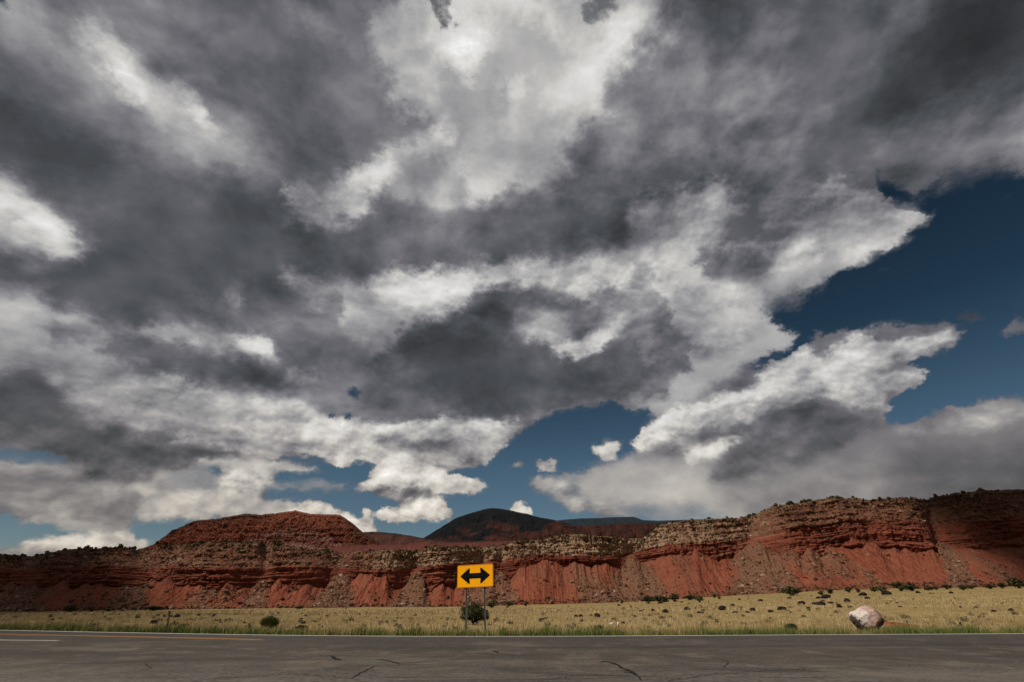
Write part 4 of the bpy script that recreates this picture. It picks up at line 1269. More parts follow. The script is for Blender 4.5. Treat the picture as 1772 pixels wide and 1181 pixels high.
def build_boulders():
    m, g = new_mat('pale_boulder', .85, .25)
    n1 = g.noise(g.P, 1.9, 6, .62, dist=.5); n2 = g.noise(g.P, 9, 5, .7)
    sx, sy, sz = g.sep(g.P)
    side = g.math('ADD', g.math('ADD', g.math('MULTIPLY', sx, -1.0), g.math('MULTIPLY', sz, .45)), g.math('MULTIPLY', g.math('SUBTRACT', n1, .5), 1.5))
    c = g.ramp(g.maprange(side, -.75, .85), [(0, (.100, .030, .017)), (.26, (.19, .070, .042)), (.40, (.36, .215, .170)), (.58, (.47, .320, .270)), (.66, (.60, .51, .45)), (1.0, (.70, .64, .58))])  # mottled stone; sunlit upper left and shaded right put into the colour
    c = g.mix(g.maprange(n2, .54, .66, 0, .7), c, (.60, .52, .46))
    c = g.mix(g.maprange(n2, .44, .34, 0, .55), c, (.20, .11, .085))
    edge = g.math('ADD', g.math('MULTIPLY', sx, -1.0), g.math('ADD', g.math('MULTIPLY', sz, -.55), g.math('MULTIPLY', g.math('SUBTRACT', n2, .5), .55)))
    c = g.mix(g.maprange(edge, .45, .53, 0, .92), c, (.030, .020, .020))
    g.put(g.b.inputs['Base Color'], c)
    bump(g, g.math('ADD', n1, n2), .6, .05)
    Y = 20.6
    out = [(625, 600), (634, 545), (655, 525), (690, 526), (715, 512), (760, 482), (810, 455), (850, 440), (885, 436), (930, 450), (965, 478), (1010, 520),
           (1050, 556), (1085, 600), (1112, 640), (1132, 685), (1110, 725), (1070, 770), (1050, 830), (950, 850), (830, 840), (770, 800), (725, 760), (680, 700), (645, 650)]
    P = [at(1400 + a / 8.86, 1000 + b / 8.86, Y) for a, b in out]
    P = np.array([(float(p[0]), float(p[2])) for p in P])
    cen = np.array([float(v) for v in (at(1400 + 880 / 8.86, 1000 + 650 / 8.86, Y))])
    Q = P - cen[[0, 2]]
    ang = np.arctan2(Q[:, 1], Q[:, 0]); rad = np.hypot(Q[:, 0], Q[:, 1])
    o = np.argsort(ang); ang, rad = ang[o], rad[o]
    ang = np.concatenate([ang - 2 * np.pi, ang, ang + 2 * np.pi]); rad = np.tile(rad, 3)
    V, F = icos(5)
    rs = np.random.RandomState(5)
    for _ in range(5):
        n = rs.normal(size=3); n[1] = -abs(n[1]) - .3; n /= np.linalg.norm(n)
        V = V - np.maximum(V @ n - rs.uniform(.82, .95), 0)[:, None] * n * .7
    th = np.arctan2(V[:, 2], V[:, 0]); r = np.hypot(V[:, 0], V[:, 2])
    R = np.interp(th, ang, rad)
    W = np.stack([R * r * np.cos(th), V[:, 1] * .52, R * r * np.sin(th)], 1)
    W *= (1 + .085 * ridge(W[:, 0] * 2.3 + .5 * W[:, 1], W[:, 1] * 2 + W[:, 2] * 2.6, 3, 4) + .03 * fbm(W[:, 0] * 12, W[:, 2] * 12 + W[:, 1] * 9, 3, 6))[:, None]
    ob = link('boulder', mesh_np('boulder', W, F, False), m)
    ob.location = (cen[0] + .17, Y + .25, cen[2]); ob.scale = (.92, .92, .96)
    tag(ob, 'big white and pinkish boulder with a dark left edge beside the road', 'boulder')

    def single(name, px, py, wpx, hfac, mat, seed, label, cat, sub=3, group=None, sink=.35, yaw=0.0):
        x, y, z = on_ground(px, py)
        w = wpx / FPX * (y * math.cos(PITCH) + (z - CAM_Z) * math.sin(PITCH)) / 2
        V, F = rock_shape(seed, sub, hfac)
        V = V * w
        o = link(name, mesh_np(name, V, F, False), mat)
        o.location = (x, y, z + w * hfac * (1 - 2 * sink) * .8); o.rotation_euler = (0, 0, yaw)
        return tag(o, label, cat, group)
    white = plain_mat('white_stone', (.66, .62, .56), .85, .2, var=.15, scale=5)
    red = plain_mat('red_slab_stone', (.300, .095, .045), .95, .15, var=.3, scale=4)
    grey = plain_mat('pale_stone', (.42, .42, .36), .85, .2, var=.2, scale=6)
    single('rock', 1525, 1087.0, 16, .70, white, 41, 'small pale rock leaning against the right foot of the white boulder', 'rock')
    single('rock', 1555, 1085.8, 54, .17, red, 42, 'low flat rust-red slab in the grass right of the white boulder', 'rock', sink=.15)
    single('rock', 1059.5, 1081.5, 10, .62, white, 43, 'white rock just left of the small red and white marker', 'rock')
    single('rock', 1110, 1093.5, 9.5, .55, grey, 44, 'pale greenish rock half hidden in green roadside grass', 'rock')
    single('rock', 1137, 1094.0, 6.5, .75, white, 45, 'small white stone right of the pale greenish rock in roadside grass', 'rock')

    basalt, g = new_mat('basalt', .95, .05)
    n = g.noise(g.P, 2.5, 5, .7)
    g.put(g.b.inputs['Base Color'], g.ramp(n, [(.32, (.008, .006, .006)), (.5, (.019, .0135, .012)), (.68, (.045, .034, .029))]))
    bump(g, n, .8, .08)
    protos = []
    for k in range(9):
        V, F = rock_shape(100 + k, 2, .50 + .05 * (k % 4), 8)
        protos.append(mesh_np('basalt_rock', V, F, False)); protos[-1].materials.append(basalt)
    left = [(90, 1075, 8), (273, 1067, 8), (284.6, 1069, 7), (304.7, 1069.5, 14), (344, 1066.5, 8), (369.5, 1068, 8),
            (454, 1065.5, 5), (479.5, 1063, 7), (492, 1079, 8), (521, 1073.6, 7), (524, 1064, 5), (621.8, 1065.5, 6), (668.7, 1079, 9), (687.8, 1072, 6)]
    mid = [(873, 1092, 9), (878, 1053, 6), (982, 1073, 6), (996.6, 1068.5, 9), (1004.5, 1068.5, 11), (1007, 1077, 10), (1022.5, 1067, 7), (1033.4, 1069.5, 16), (1046.6, 1072.6, 8),
           (1051.7, 1064, 5), (1063, 1075.2, 12), (1071, 1049.4, 7), (1078, 1080, 8), (1092, 1051.5, 5), (1099, 1069.5, 8), (1110, 1060.6, 10), (1130, 1058.6, 7), (1152, 1061.5, 13),
           (1190, 1056.8, 14), (1203, 1055.5, 8), (1210, 1062.3, 8), (1241, 1079, 8), (1250, 1057, 20), (1267.6, 1050.2, 10), (1272.6, 1062, 9), (1281.5, 1054.7, 9), (1294, 1062, 9),
           (1302, 1058.4, 15), (1316, 1041.6, 9), (1333.5, 1060.5, 13), (1353, 1057, 17), (1366, 1037.5, 10), (1388, 1047, 14), (1392, 1069.5, 10), (1399, 1054.5, 8),
           (1410, 1047.5, 12), (1416.5, 1037.0, 10), (1419.5, 1049.3, 20), (1423.5, 1042.5, 9), (1429.5, 1037.0, 20), (1438, 1045.4, 10), (1452, 1052.2, 12), (1466, 1042.4, 12)]
    right = [(1493, 1031.8, 16), (1502, 1037.6, 10), (1535, 1030, 17), (1558, 1051.6, 8), (1589, 1027.6, 10), (1646, 1028.2, 9), (1690, 1054, 8), (1720, 1060, 9), (1750, 1058.6, 11)]
    nth = ['first', 'second', 'third', 'fourth', 'fifth', 'sixth', 'seventh', 'eighth', 'ninth', 'tenth', 'eleventh', 'twelfth', 'thirteenth', 'fourteenth', 'fifteenth', 'sixteenth',
           'seventeenth', 'eighteenth', 'nineteenth', 'twentieth', '21st', '22nd', '23rd', '24th', '25th', '26th', '27th', '28th', '29th', '30th', '31st', '32nd', '33rd', '34th', '35th', '36th',
           '37th', '38th', '39th', '40th', '41st', '42nd', '43rd', '44th', '45th']
    rs = random.Random(8)
    for lst, ref in ((left, 'from the left edge'), (mid, 'from sign towards white boulder'), (right, 'rightwards behind the white boulder')):
        for i, (px, py, w) in enumerate(sorted(lst)):
            x, y, z = on_ground(px, py)
            r = w / FPX * (y * math.cos(PITCH) + (z - CAM_Z) * math.sin(PITCH)) / 2 * .98
            o = bpy.data.objects.new('basalt_rock', protos[rs.randrange(len(protos))]); col.objects.link(o)
            o.scale = (r, r * rs.uniform(.8, 1.1), r * rs.uniform(.9, 1.25)); o.location = (x, y, z + r * .22); o.rotation_euler = (0, 0, rs.uniform(0, 6.28))
            size = 'broad dark' if w >= 13 else ('small dark' if w < 8 else 'dark')
            tag(o, f'{size} basalt rock in dry grass, {nth[i]} {ref}', 'rock', 'dark basalt rocks lying in the dry grass')
    for k in range(45):
        px = rs.uniform(1080, 1760) if k < 35 else rs.uniform(10, 1080)
        yb = np.interp(px, BASE[:, 0], BASE[:, 1])
        py = yb + 3 + (rs.random() ** 1.3) * (1084 - yb - 3)
        x, y, z = on_ground(px, py)
        r = rs.uniform(3.0, 6.0) / FPX * y * .5
        o = bpy.data.objects.new('field_stone', protos[rs.randrange(len(protos))]); col.objects.link(o)
        o.scale = (r, r, r * rs.uniform(.8, 1.2)); o.location = (x, y, z + r * .2); o.rotation_euler = (0, 0, rs.uniform(0, 6.28))
        tag(o, 'small dark stone half sunk in the dry grass of the field', 'stone', 'small dark stones scattered through the dry grass')


def scatter_mesh(name, pos, size, protoVF, seed, attrs=None, squash=(.5, 1.0)):
    """many small solid pieces as one mesh"""
    V0, F0 = protoVF
    n = len(pos); k = len(V0)
    rs = np.random.RandomState(seed)
    a = rs.uniform(0, 2 * np.pi, n); b = rs.uniform(-.7, .7, n)
    ca, sa, cb, sb = np.cos(a), np.sin(a), np.cos(b), np.sin(b)
    J = V0[None] * (1 + rs.uniform(-.28, .28, (n, k, 1)))
    x, y, z = J[..., 0], J[..., 1], J[..., 2] * rs.uniform(squash[0], squash[1], (n, 1))
    y, z = y * cb[:, None] - z * sb[:, None], y * sb[:, None] + z * cb[:, None]
    x, y = x * ca[:, None] - y * sa[:, None], x * sa[:, None] + y * ca[:, None]
    V = np.stack([x, y, z], -1) * size[:, None, None] + pos[:, None]
    F = (F0[None] + (np.arange(n) * k)[:, None, None]).reshape(-1, F0.shape[1])
    at_ = {q: np.repeat(v, k) for q, v in (attrs or {}).items()}
    return mesh_np(name, V.reshape(-1, 3), F, False, at_)


def build_rubble():
    X, Y, Z, LV, deb = CL['X'], CL['Y'], CL['Z'], CL['LV'], CL['deb']
    rs = np.random.RandomState(3)
    nrow, ncol = X.shape
    vis = (cliff_cols > -80) & (cliff_cols < 1850)
    P = np.zeros((nrow, ncol))
    P += (LV < 1.0) * (.10 + 1.2 * deb) * (.35 + smooth01(fbm(X * .06, Z * .08, 3, 9), -.1, .4))
    P += ((LV > 2.05) & (LV < 2.95)) * .35
    P += (LV < .12) * .5
    P *= vis[None]
    P = P.ravel() / P.sum()
    n = 32000
    idx = rs.choice(P.size, n, p=P)
    pos = np.stack([X.ravel()[idx], Y.ravel()[idx], Z.ravel()[idx]], 1) + rs.uniform(-.3, .3, (n, 3))
    size = .22 * (1 - rs.random_sample(n)) ** -.46
    size = np.minimum(size, 2.0)
    lv = LV.ravel()[idx]
    m, g = new_mat('rubble_stone', .95, .1)
    t = g.attr('tone')
    c = g.ramp(t, [(0, (.040, .019, .014)), (.25, (.100, .034, .020)), (.5, (.150, .075, .046)), (.75, (.24, .155, .100)), (1, (.42, .33, .24))])
    g.put(g.b.inputs['Base Color'], g.mix(g.maprange(g.noise(g.P, 1.5, 4, .7), .45, .7, 0, .4), c, (.09, .045, .032)))
    tone = np.clip(rs.beta(2, 2, n) * .85 + .12 * (lv > 2) + .15 * deb.ravel()[idx] - .05, 0, 1)
    me = scatter_mesh('rubble', pos, size, rock_shape(77, 1, .8, 6), 5, {'tone': tone})
    tag(link('rubble', me, m), 'tan and red boulders and stones strewn over the talus slopes', 'rubble', kind='stuff')


# ---------------------------------------------------------------- plants
def leaf_cloud(lobes, n, leaf, rs, up=.3, stretch=1.0):
    """small leaf faces spread through lobes [(centre, radii)]: (V, F, tone)"""
    c = np.array([l[0] for l in lobes], float); r = np.array([l[1] for l in lobes], float)
    vol = r.prod(1) ** .67
    k = rs.choice(len(lobes), n, p=vol / vol.sum())
    d = rs.normal(size=(n, 3)); d /= np.linalg.norm(d, axis=1)[:, None]
    rad = rs.uniform(.25, 1.0, n) ** .45 * (1 + .18 * rs.normal(size=n))
    p = c[k] + d * r[k] * rad[:, None]
    nrm = d + rs.normal(size=(n, 3)) * .7; nrm[:, 2] += up
    nrm /= np.linalg.norm(nrm, axis=1)[:, None]
    t = np.cross(nrm, rs.normal(size=(n, 3))); t /= np.linalg.norm(t, axis=1)[:, None]
    b = np.cross(nrm, t)
    s = leaf * rs.uniform(.6, 1.4, n)[:, None]
    A = p - t * s * .5; B = p + t * s * .5; C = p + b * s * stretch + t * s * .2; D = p + b * s * .7 * stretch - t * s * .45
    V = np.stack([A, B, C, D], 1).reshape(-1, 3)
    F = np.arange(4 * n).reshape(-1, 4)
    tone = np.repeat(np.clip(rs.normal(.5, .22, n), 0, 1), 4)
    return V, F, tone


def limb_mesh(segs, sides=6):
    """tapered limbs [(p, q, r0, r1)]"""
    Vs, Fs = [], []
    n0 = 0
    for p, q, r0, r1 in segs:
        p, q = Vector(p), Vector(q)
        ax = (q - p).normalized()
        e1 = ax.cross(Vector((.31, .95, .07))).normalized(); e2 = ax.cross(e1)
        for c, r in ((p, r0), (q, r1)):
            for i in range(sides):
                a = 2 * math.pi * i / sides
                Vs.append((c + (e1 * math.cos(a) + e2 * math.sin(a)) * r)[:])
        for i in range(sides):
            j = (i + 1) % sides
            Fs.append((n0 + i, n0 + j, n0 + sides + j, n0 + sides + i))
        n0 += 2 * sides
    return np.array(Vs), np.array(Fs)


def foliage_mat(name, ramp_stops):
    m, g = new_mat(name, .85, .15)
    t = g.attr('tone')
    g.put(g.b.inputs['Base Color'], g.ramp(t, ramp_stops))
    return m


def make_juniper_meshes(seed, n, leaf, fol, bark, wide=1.0, nl=9, small=1.0, low=.28):
    """unit-height juniper, crown from the ground up: (crown mesh, trunk mesh)"""
    rs = np.random.RandomState(seed)
    lobes = []; segs = []
    for i in range(nl):
        a = 2 * np.pi * i / nl * 2.4 + rs.uniform(-.4, .4); q = rs.uniform(.12, .36) * wide
        h = rs.uniform(low, .80) - .15 * (q / wide - .2)
        c = (q * math.cos(a), q * math.sin(a), h)
        s = rs.uniform(.15, .24) * small
        lobes.append((c, (s * 1.1 * wide, s * 1.1 * wide, s * rs.uniform(.85, 1.2))))
        base = (rs.uniform(-.03, .03), rs.uniform(-.03, .03), -.05)
        mid = (c[0] * .45, c[1] * .45, .10 + h * .35)
        segs += [(base, mid, .035, .022), (mid, c, .022, .008)]
    lobes.append(((0, 0, .55), (.28 * wide * small, .28 * wide * small, .33 * small)))
    lobes.append(((rs.uniform(-.08, .08), 0, .86), (.14, .14, .15)))
    V, F, tone = leaf_cloud(lobes, n, leaf, rs)
    V[:, 2] = np.maximum(V[:, 2], .02)
    crown = mesh_np('crown', V, F, False, {'tone': tone}); crown.materials.append(fol)
    TV, TF = limb_mesh(segs, 5)
    trunk = mesh_np('trunk', TV, TF, True); trunk.materials.append(bark)
    return crown, trunk


def build_plants():
    rs = random.Random(21)
    fol = foliage_mat('juniper_foliage', [(0, (.014, .015, .006)), (.45, (.040, .040, .014)), (.75, (.070, .068, .024)), (1, (.120, .108, .042))])
    bark = plain_mat('juniper_bark', (.060, .046, .038), .95, .1, var=.3)
    near = make_juniper_meshes(1, 6800, .036, fol, bark, 1.2, 17, .72, .34)
    mids = [make_juniper_meshes(10 + k, 420, .115, fol, bark, 1.0 + .12 * k) for k in range(4)]

    def put(meshes, px, py, wpx, hpx, label, group=None, parts=True, pos=None, yaw=None):
        x, y, z = pos if pos is not None else on_ground(px, py)
        dep = y * math.cos(PITCH) + (z - CAM_Z) * math.sin(PITCH)
        w = wpx / FPX * dep
        h = hpx / FPX * dep * math.cos(math.atan((py - H0 / 2) / FPX))
        root = empty('juniper_tree', (x, y, z - .03 * h), rs.uniform(0, 6.28) if yaw is None else yaw)
        k = w / .95
        root.scale = (k, k, h / .98)
        tag(root, label, 'tree', group)
        for nm, me in (('crown', meshes[0]), ('trunk', meshes[1])):
            o = bpy.data.objects.new(nm, me); col.objects.link(o); o.parent = root
        return root
    put(near, 822, 1082, 47, 40, 'round dark juniper standing behind the posts of the yellow sign', yaw=.4)
    foot = [(122, 1061, 20, 14), (157, 1060, 7, 5), (186, 1060, 7, 5), (265, 1058.5, 28, 9), (518, 1055.5, 11, 7), (850, 1053, 17, 14), (880, 1050.5, 15, 9), (910, 1050.5, 7, 8), (1076, 1046, 5, 8),
            (1122, 1046, 19, 15), (1143, 1046, 27, 15), (1168, 1043, 19, 16), (1194, 1039.5, 21, 9), (1211, 1044, 11, 14), (1237, 1036, 8, 8), (1245, 1038, 6, 5), (1371, 1032, 25, 17), (1421, 1031, 9, 9),
            (1437, 1029, 13, 10), (1470, 1027, 10, 11), (1486, 1027, 8, 9), (1514, 1025.5, 10, 9), (1526, 1025, 14, 11), (1560, 1024, 21, 17), (1579, 1024, 21, 15), (1607, 1023, 13, 9), (1621, 1022, 10, 7),
            (1639, 1021, 13, 9), (1668, 1022.5, 15, 10), (1682, 1020.5, 11, 8), (1715, 1020, 17, 8), (1735, 1019.5, 15, 11), (1765, 1019, 26, 21)]
    nth = ['first', 'second', 'third', 'fourth', 'fifth', 'sixth', 'seventh', 'eighth', 'ninth', 'tenth', 'eleventh', 'twelfth', 'thirteenth', 'fourteenth', 'fifteenth', 'sixteenth', 'seventeenth', 'eighteenth']
    lft = [f for f in foot if f[0] < 820]; md = [f for f in foot if 820 < f[0] < 1400]; rt = [f for f in foot if f[0] > 1400]
    for lst, ref in ((lft, 'from the left edge of the field'), (md, 'rightwards from the yellow sign'), (rt[::-1], 'from the right end of the cliff')):
        for i, (px, py, w, h) in enumerate(lst):
            kind = 'wide dark juniper' if w > 1.6 * h else ('large dark juniper' if h >= 14 else 'small dark juniper')
            put(mids[rs.randrange(4)], px, py, w, h, f'{kind} at the cliff foot, {nth[i]} {ref}', 'junipers along the foot of the red cliff')
    # scrub junipers along the rim
    tiny = []
    for k in range(4):
        r2 = np.random.RandomState(60 + k)
        V, F, tone = leaf_cloud([((0, 0, .5), (.42, .42, .5)), ((.25, .1, .4), (.3, .3, .35)), ((-.2, -.15, .35), (.33, .3, .33))], 70, .34, r2)
        me = mesh_np('rim_juniper', V, F, False, {'tone': tone}); me.materials.append(fol); tiny.append(me)
    row = CL['nt'] + CL['nr'] + CL['nk']
    px = -5.0
    cnt = 0
    while px < 1778 and cnt < 200:
        c = int(round(px - cliff_cols[0]))
        rr = row + rs.choice((-2, -1, 0, 1, 2, 3, 4, 5))
        x, y, z = CL['X'][rr, c], CL['Y'][rr, c], CL['Z'][rr, c]
        h = rs.uniform(.8, 2.1) * (1.25 if (px > 1300 or px < 500) else 1.0)
        o = bpy.data.objects.new('rim_juniper', tiny[rs.randrange(4)]); col.objects.link(o)
        o.location = (x, y, z - .1 * h); o.scale = (h * rs.uniform(.9, 1.5),) * 2 + (h,); o.rotation_euler = (0, 0, rs.uniform(0, 6.28))
        tag(o, 'tiny dark juniper growing along the rim of the red cliff', 'tree', 'junipers along the cliff rim')
        px += rs.choice((3, 4, 5, 7, 10, 14, 22)) if (px > 1280 or px < 560) else rs.choice((5, 8, 12, 18, 26, 30))
        cnt += 1
    # scrub on the slopes as one mass
    r3 = np.random.RandomState(9)
    X, Y, Z, LV = CL['X'], CL['Y'], CL['Z'], CL['LV']
    Pm = ((LV > 2.55) & (LV < 3.25)) * 1.0 * (.2 + smooth01(fbm(X * .05, Z * .05, 2, 3), -.1, .3)) + (LV < .16) * .35 + ((LV > 2.0) & (LV < 2.55)) * .12 + (LV < .9) * .045 * smooth01(fbm(X * .07, Z * .07, 2, 13), 0, .35)
    Pm = Pm * ((cliff_cols > -60) & (cliff_cols < 1830))[None]
    Pm = Pm.ravel() / Pm.sum()
    n = 4200
    idx = r3.choice(Pm.size, n, p=Pm)
    V0, F0, t0 = leaf_cloud([((0, 0, .35), (.45, .45, .4))], 22, .42, r3)
    pos = np.stack([X.ravel()[idx], Y.ravel()[idx], Z.ravel()[idx]], 1)
    size = r3.uniform(.35, 1.2, n)
    me = scatter_mesh('cliff_scrub', pos, size, (V0, F0), 11, {'tone': r3.uniform(0, 1, n)}, (.7, 1.0))
    tag(link('cliff_scrub', me, fol), 'dark scrub dotted over the ledges and foot of the cliff', 'scrub', kind='stuff')

    # the green bush by the road: upright stems
    gb = foliage_mat('broom_green', [(0, (.045, .060, .018)), (.5, (.090, .115, .034)), (1, (.160, .180, .060))])

    def broom(name, px, py, wpx, hpx, label, n, seed, mat):
        r = np.random.RandomState(seed)
        x, y, z = on_ground(px, py)
        dep = y * math.cos(PITCH) + (z - CAM_Z) * math.sin(PITCH)
        w = wpx / FPX * dep / 2; h = hpx / FPX * dep * .80
        a = r.uniform(0, 6.28, n); q = np.sqrt(r.uniform(0, 1, n))
        bx, by = .30 * w * q * np.cos(a), .30 * w * q * np.sin(a)
        L = h * (1 - .30 * q ** 2) * r.uniform(.55, 1.08, n)
        tx, ty = bx + w * .78 * q * np.cos(a) + r.normal(0, .05, n) * w, by + w * .78 * q * np.sin(a) + r.normal(0, .05, n) * w
        sd = np.stack([-np.sin(a), np.cos(a)], 1) * .007
        m_ = .55
        A = np.stack([bx - sd[:, 0], by - sd[:, 1], np.zeros(n)], 1); B = np.stack([bx + sd[:, 0], by + sd[:, 1], np.zeros(n)], 1)
        C = np.stack([bx + (tx - bx) * m_ * .8 + sd[:, 0], by + (ty - by) * m_ * .8 + sd[:, 1], L * m_ * 1.08], 1); D = C - 2 * np.stack([sd[:, 0], sd[:, 1], 0 * L], 1)
        T = np.stack([tx, ty, L], 1)
        V = np.stack([A, B, C, D, T, T + np.stack([sd[:, 0], sd[:, 1], 0 * L], 1)], 1).reshape(-1, 3)
        k = (np.arange(n) * 6)[:, None]
        F = np.concatenate([k + np.array([0, 1, 2, 3]), k + np.array([3, 2, 5, 4])])
        tone = np.repeat(np.clip(r.normal(.5, .25, n), 0, 1), 6)
        root = empty(name, (x, y, z - .02)); tag(root, label, 'bush')
        V2, F2, t2 = leaf_cloud([((0, 0, h * .50), (w * .70, w * .70, h * .42)), ((-w * .3, 0, h * .35), (w * .5, w * .5, h * .3)), ((w * .35, 0, h * .35), (w * .5, w * .5, h * .3))], n // 2, .028, r, .5, 2.2)
        link('stems', mesh_np('stems', V, F, True, {'tone': tone}), mat, root)
        link('foliage', mesh_np('foliage', V2, F2, False, {'tone': t2}), mat, root)
    broom('green_bush', 464, 1091, 34, 27, 'bright green feathery bush at the road edge left of the sign', 2600, 2, gb)
    dg = foliage_mat('sage_green', [(0, (.022, .028, .016)), (.5, (.048, .056, .030)), (1, (.09, .095, .055))])
    broom('weed_clump', 1037, 1095, 18, 15, 'dark green weed clump by the road left of the small marker', 700, 3, dg)
    broom('weed_clump', 1371, 1094, 24, 16, 'dark green weed clump at the road edge left of the white boulder', 800, 4, dg)
    broom('weed_clump', 520, 1093, 26, 12, 'low spreading weed clump right of the bright green bush', 700, 5, dg)
    broom('sage_bush', 265.5, 1081, 14, 9, 'small grey-green sagebrush just left of the leaning brown post', 500, 6, dg)
    broom('sage_bush', 936, 1078, 9, 9, 'small olive sagebrush in the dry field right of the sign', 400, 7, dg)


def blades(n, x, y, z, h, w, lean, rs, tone):
    a = rs.uniform(0, 2 * np.pi, n)
    sx, sy = np.cos(a) * w, np.sin(a) * w
    b = rs.uniform(0, 2 * np.pi, n)
    lx, ly = np.cos(b) * lean * h, np.sin(b) * lean * h
    A = np.stack([x - sx, y - sy, z - .02], 1); B = np.stack([x + sx, y + sy, z - .02], 1)
    C = np.stack([x + lx, y + ly, z + h], 1)
    V = np.stack([A, B, C], 1).reshape(-1, 3)
    return V, np.arange(3 * n).reshape(-1, 3), np.repeat(tone, 3)


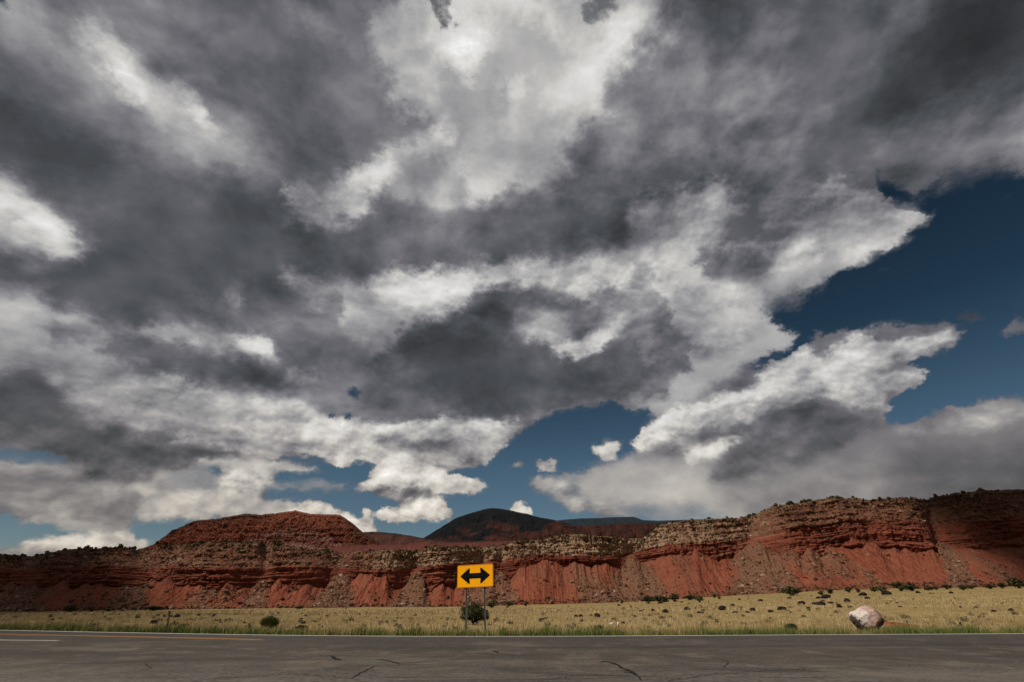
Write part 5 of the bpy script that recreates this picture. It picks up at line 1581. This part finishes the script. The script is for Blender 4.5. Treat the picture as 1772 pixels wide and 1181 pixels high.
def build_grass():
    rs = np.random.RandomState(12)
    gm = foliage_mat('verge_grass', [(0, (.250, .185, .080)), (.25, (.215, .185, .065)), (.5, (.150, .165, .045)), (.8, (.085, .115, .028)), (1, (.042, .064, .018))])
    n = 85000
    x = rs.uniform(-36, 36, n)
    cl = fbm(x * .55, 0 * x, 3, 3); cl2 = fbm(x * 2.1, 0 * x + 9, 2, 5)
    d = .10 + rs.gamma(1.6, .42, n)
    tall = np.clip(.55 + .75 * cl + .5 * cl2, .12, 1.5)
    y = edge_y(x) + d
    keep = rs.uniform(0, 1, n) < np.clip(-.10 + 1.15 * tall, 0, 1) * (d < 3.2)
    x, y, d, tall = x[keep], y[keep], d[keep], tall[keep]; n = len(x)
    z = ground_z(x, y)
    h = rs.uniform(.10, .36, n) * (.35 + .85 * tall) * (1 - .25 * smooth01(d, 1.0, 2.6))
    green = np.clip(.54 - .34 * smooth01(d, .8, 2.4) + .55 * fbm(x * .30, y * .7, 3, 8) + rs.normal(0, .13, n), 0, 1)
    V, F, T = blades(n, x, y, z, h, rs.uniform(.006, .013, n), rs.uniform(.05, .5, n), rs, green)
    tag(link('verge_grass', mesh_np('verge_grass', V, F, False, {'tone': T}), gm), 'short green grass growing in a strip along the road edge', 'grass', kind='stuff')

    sm = foliage_mat('dry_grass', [(0, (.14, .104, .054)), (.2, (.250, .175, .080)), (.5, (.405, .305, .158)), (.8, (.50, .400, .225)), (1, (.58, .47, .27))])
    Vs, Fs, Ts = [], [], []
    base = 0
    for nt, y0, y1, per, hh, ww, pw in ((17000, 19.5, 62, 9, .23, .010, 1.5), (24000, 55, 320, 6, .25, .038, 1.75)):
        # spread evenly in the picture's depth: denser close by
        uu = rs.uniform(0, 1, nt)
        yy = (y0 ** (1 - pw) + uu * (y1 ** (1 - pw) - y0 ** (1 - pw))) ** (1 / (1 - pw))
        tt = rs.uniform(-1.28, 1.28, nt)
        xx = tt * yy
        ok = (yy - edge_y(xx) > 1.1)
        if y0 < 30:
            ok &= ~((np.abs(xx - 14.2) < .9) & (np.abs(yy - 20.8) < .8))
        patch = fbm(xx * .25, yy * .25, 3, 31)
        ok &= rs.uniform(-.7, .35, nt) < patch
        xx, yy = xx[ok], yy[ok]; m = len(xx)
        bx = np.repeat(xx, per) + rs.normal(0, .09, m * per) * (1 + np.repeat(yy, per) / 120); by = np.repeat(yy, per) + rs.normal(0, .09, m * per)
        tone = np.repeat(np.clip(.52 + .30 * fbm(xx * .10, yy * .10, 3, 6) + .22 * fbm(xx * .9, yy * .9, 2, 7) + rs.normal(0, .14, m), 0, 1), per) + rs.normal(0, .07, m * per)
        hs = np.repeat(hh * rs.uniform(.5, 1.15, m), per) * rs.uniform(.55, 1.1, m * per)
        V, F, T = blades(m * per, bx, by, ground_z(bx, by), hs, ww * rs.uniform(.6, 1.5, m * per), rs.uniform(.1, .75, m * per), rs, np.clip(tone, 0, 1))
        Vs.append(V); Fs.append(F + base); Ts.append(T); base += len(V)
    tag(link('dry_grass', mesh_np('dry_grass', np.concatenate(Vs), np.concatenate(Fs), False, {'tone': np.concatenate(Ts)}), sm),
        'straw-coloured bunch grass covering the flat field below the cliffs', 'grass', kind='stuff')
    # grey-green sage dotted through the field
    r3 = np.random.RandomState(19)
    n = 380
    yy = (24 ** -.8 + r3.uniform(0, 1, n) * (320 ** -.8 - 24 ** -.8)) ** (1 / -.8)
    xx = r3.uniform(-1.25, 1.25, n) * yy
    ok = yy - edge_y(xx) > 3
    xx, yy = xx[ok], yy[ok]; n = len(xx)
    V0, F0, t0 = leaf_cloud([((0, 0, .25), (.5, .5, .30)), ((.3, .1, .2), (.35, .35, .2))], 60, .22, r3, .5)
    sg = foliage_mat('field_sage', [(0, (.050, .045, .028)), (.5, (.105, .092, .055)), (1, (.190, .155, .085))])
    me = scatter_mesh('field_sage', np.stack([xx, yy, ground_z(xx, yy)], 1), r3.uniform(.12, .36, n) * (1 + yy / 500), (V0, F0), 23, {'tone': r3.uniform(0, 1, n)}, (.6, 1.0))
    tag(link('field_sage', me, sg), 'low grey-green sage tufts dotted through the dry field', 'scrub', kind='stuff')


def build_shade_blockers():
    """two unseen opaque lumps added behind the camera to shade both ends of the scene"""
    m, g = new_mat('shade_blocker_white', 1.0, 0.0)
    g.put(g.b.inputs['Base Color'], (.9, .9, .9))
    H = 3000.0
    off = sun_vec * (H / sun_vec.z)
    V0, F0 = icos(3)
    for seed, foot in ((1, [(-78, 20, 48), (-125, 90, 60), (-195, 170, 72), (-300, 280, 92), (-345, 385, 90), (-230, 0, 110), (-430, 200, 160), (-640, 350, 180)]),
                       (2, [(106, 22, 50), (217, 90, 60), (297, 170, 70), (397, 300, 92), (447, 410, 92), (284, 10, 110), (552, 190, 150), (742, 330, 190)])):
        Vs, Fs = [], []
        for i, (x, y, r) in enumerate(foot):
            W = V0 * (1 + .22 * fbm(V0[:, 0] * 2 + i, V0[:, 1] * 2 + V0[:, 2] * 1.7, 3, seed + i)[:, None]) * np.array([r, r, r * .55])
            Vs.append(W + np.array([x + off.x, y + off.y, H])); Fs.append(F0 + i * len(V0))
        tag(link('added_shade_cloud', mesh_np('added_shade_cloud', np.concatenate(Vs), np.concatenate(Fs), True), m), kind='structure')  # unseen; added to darken the left and right ends of the view


build_shade_blockers()
build_road()
build_sign()
build_posts()
build_boulders()
build_rubble()
build_plants()
build_grass()
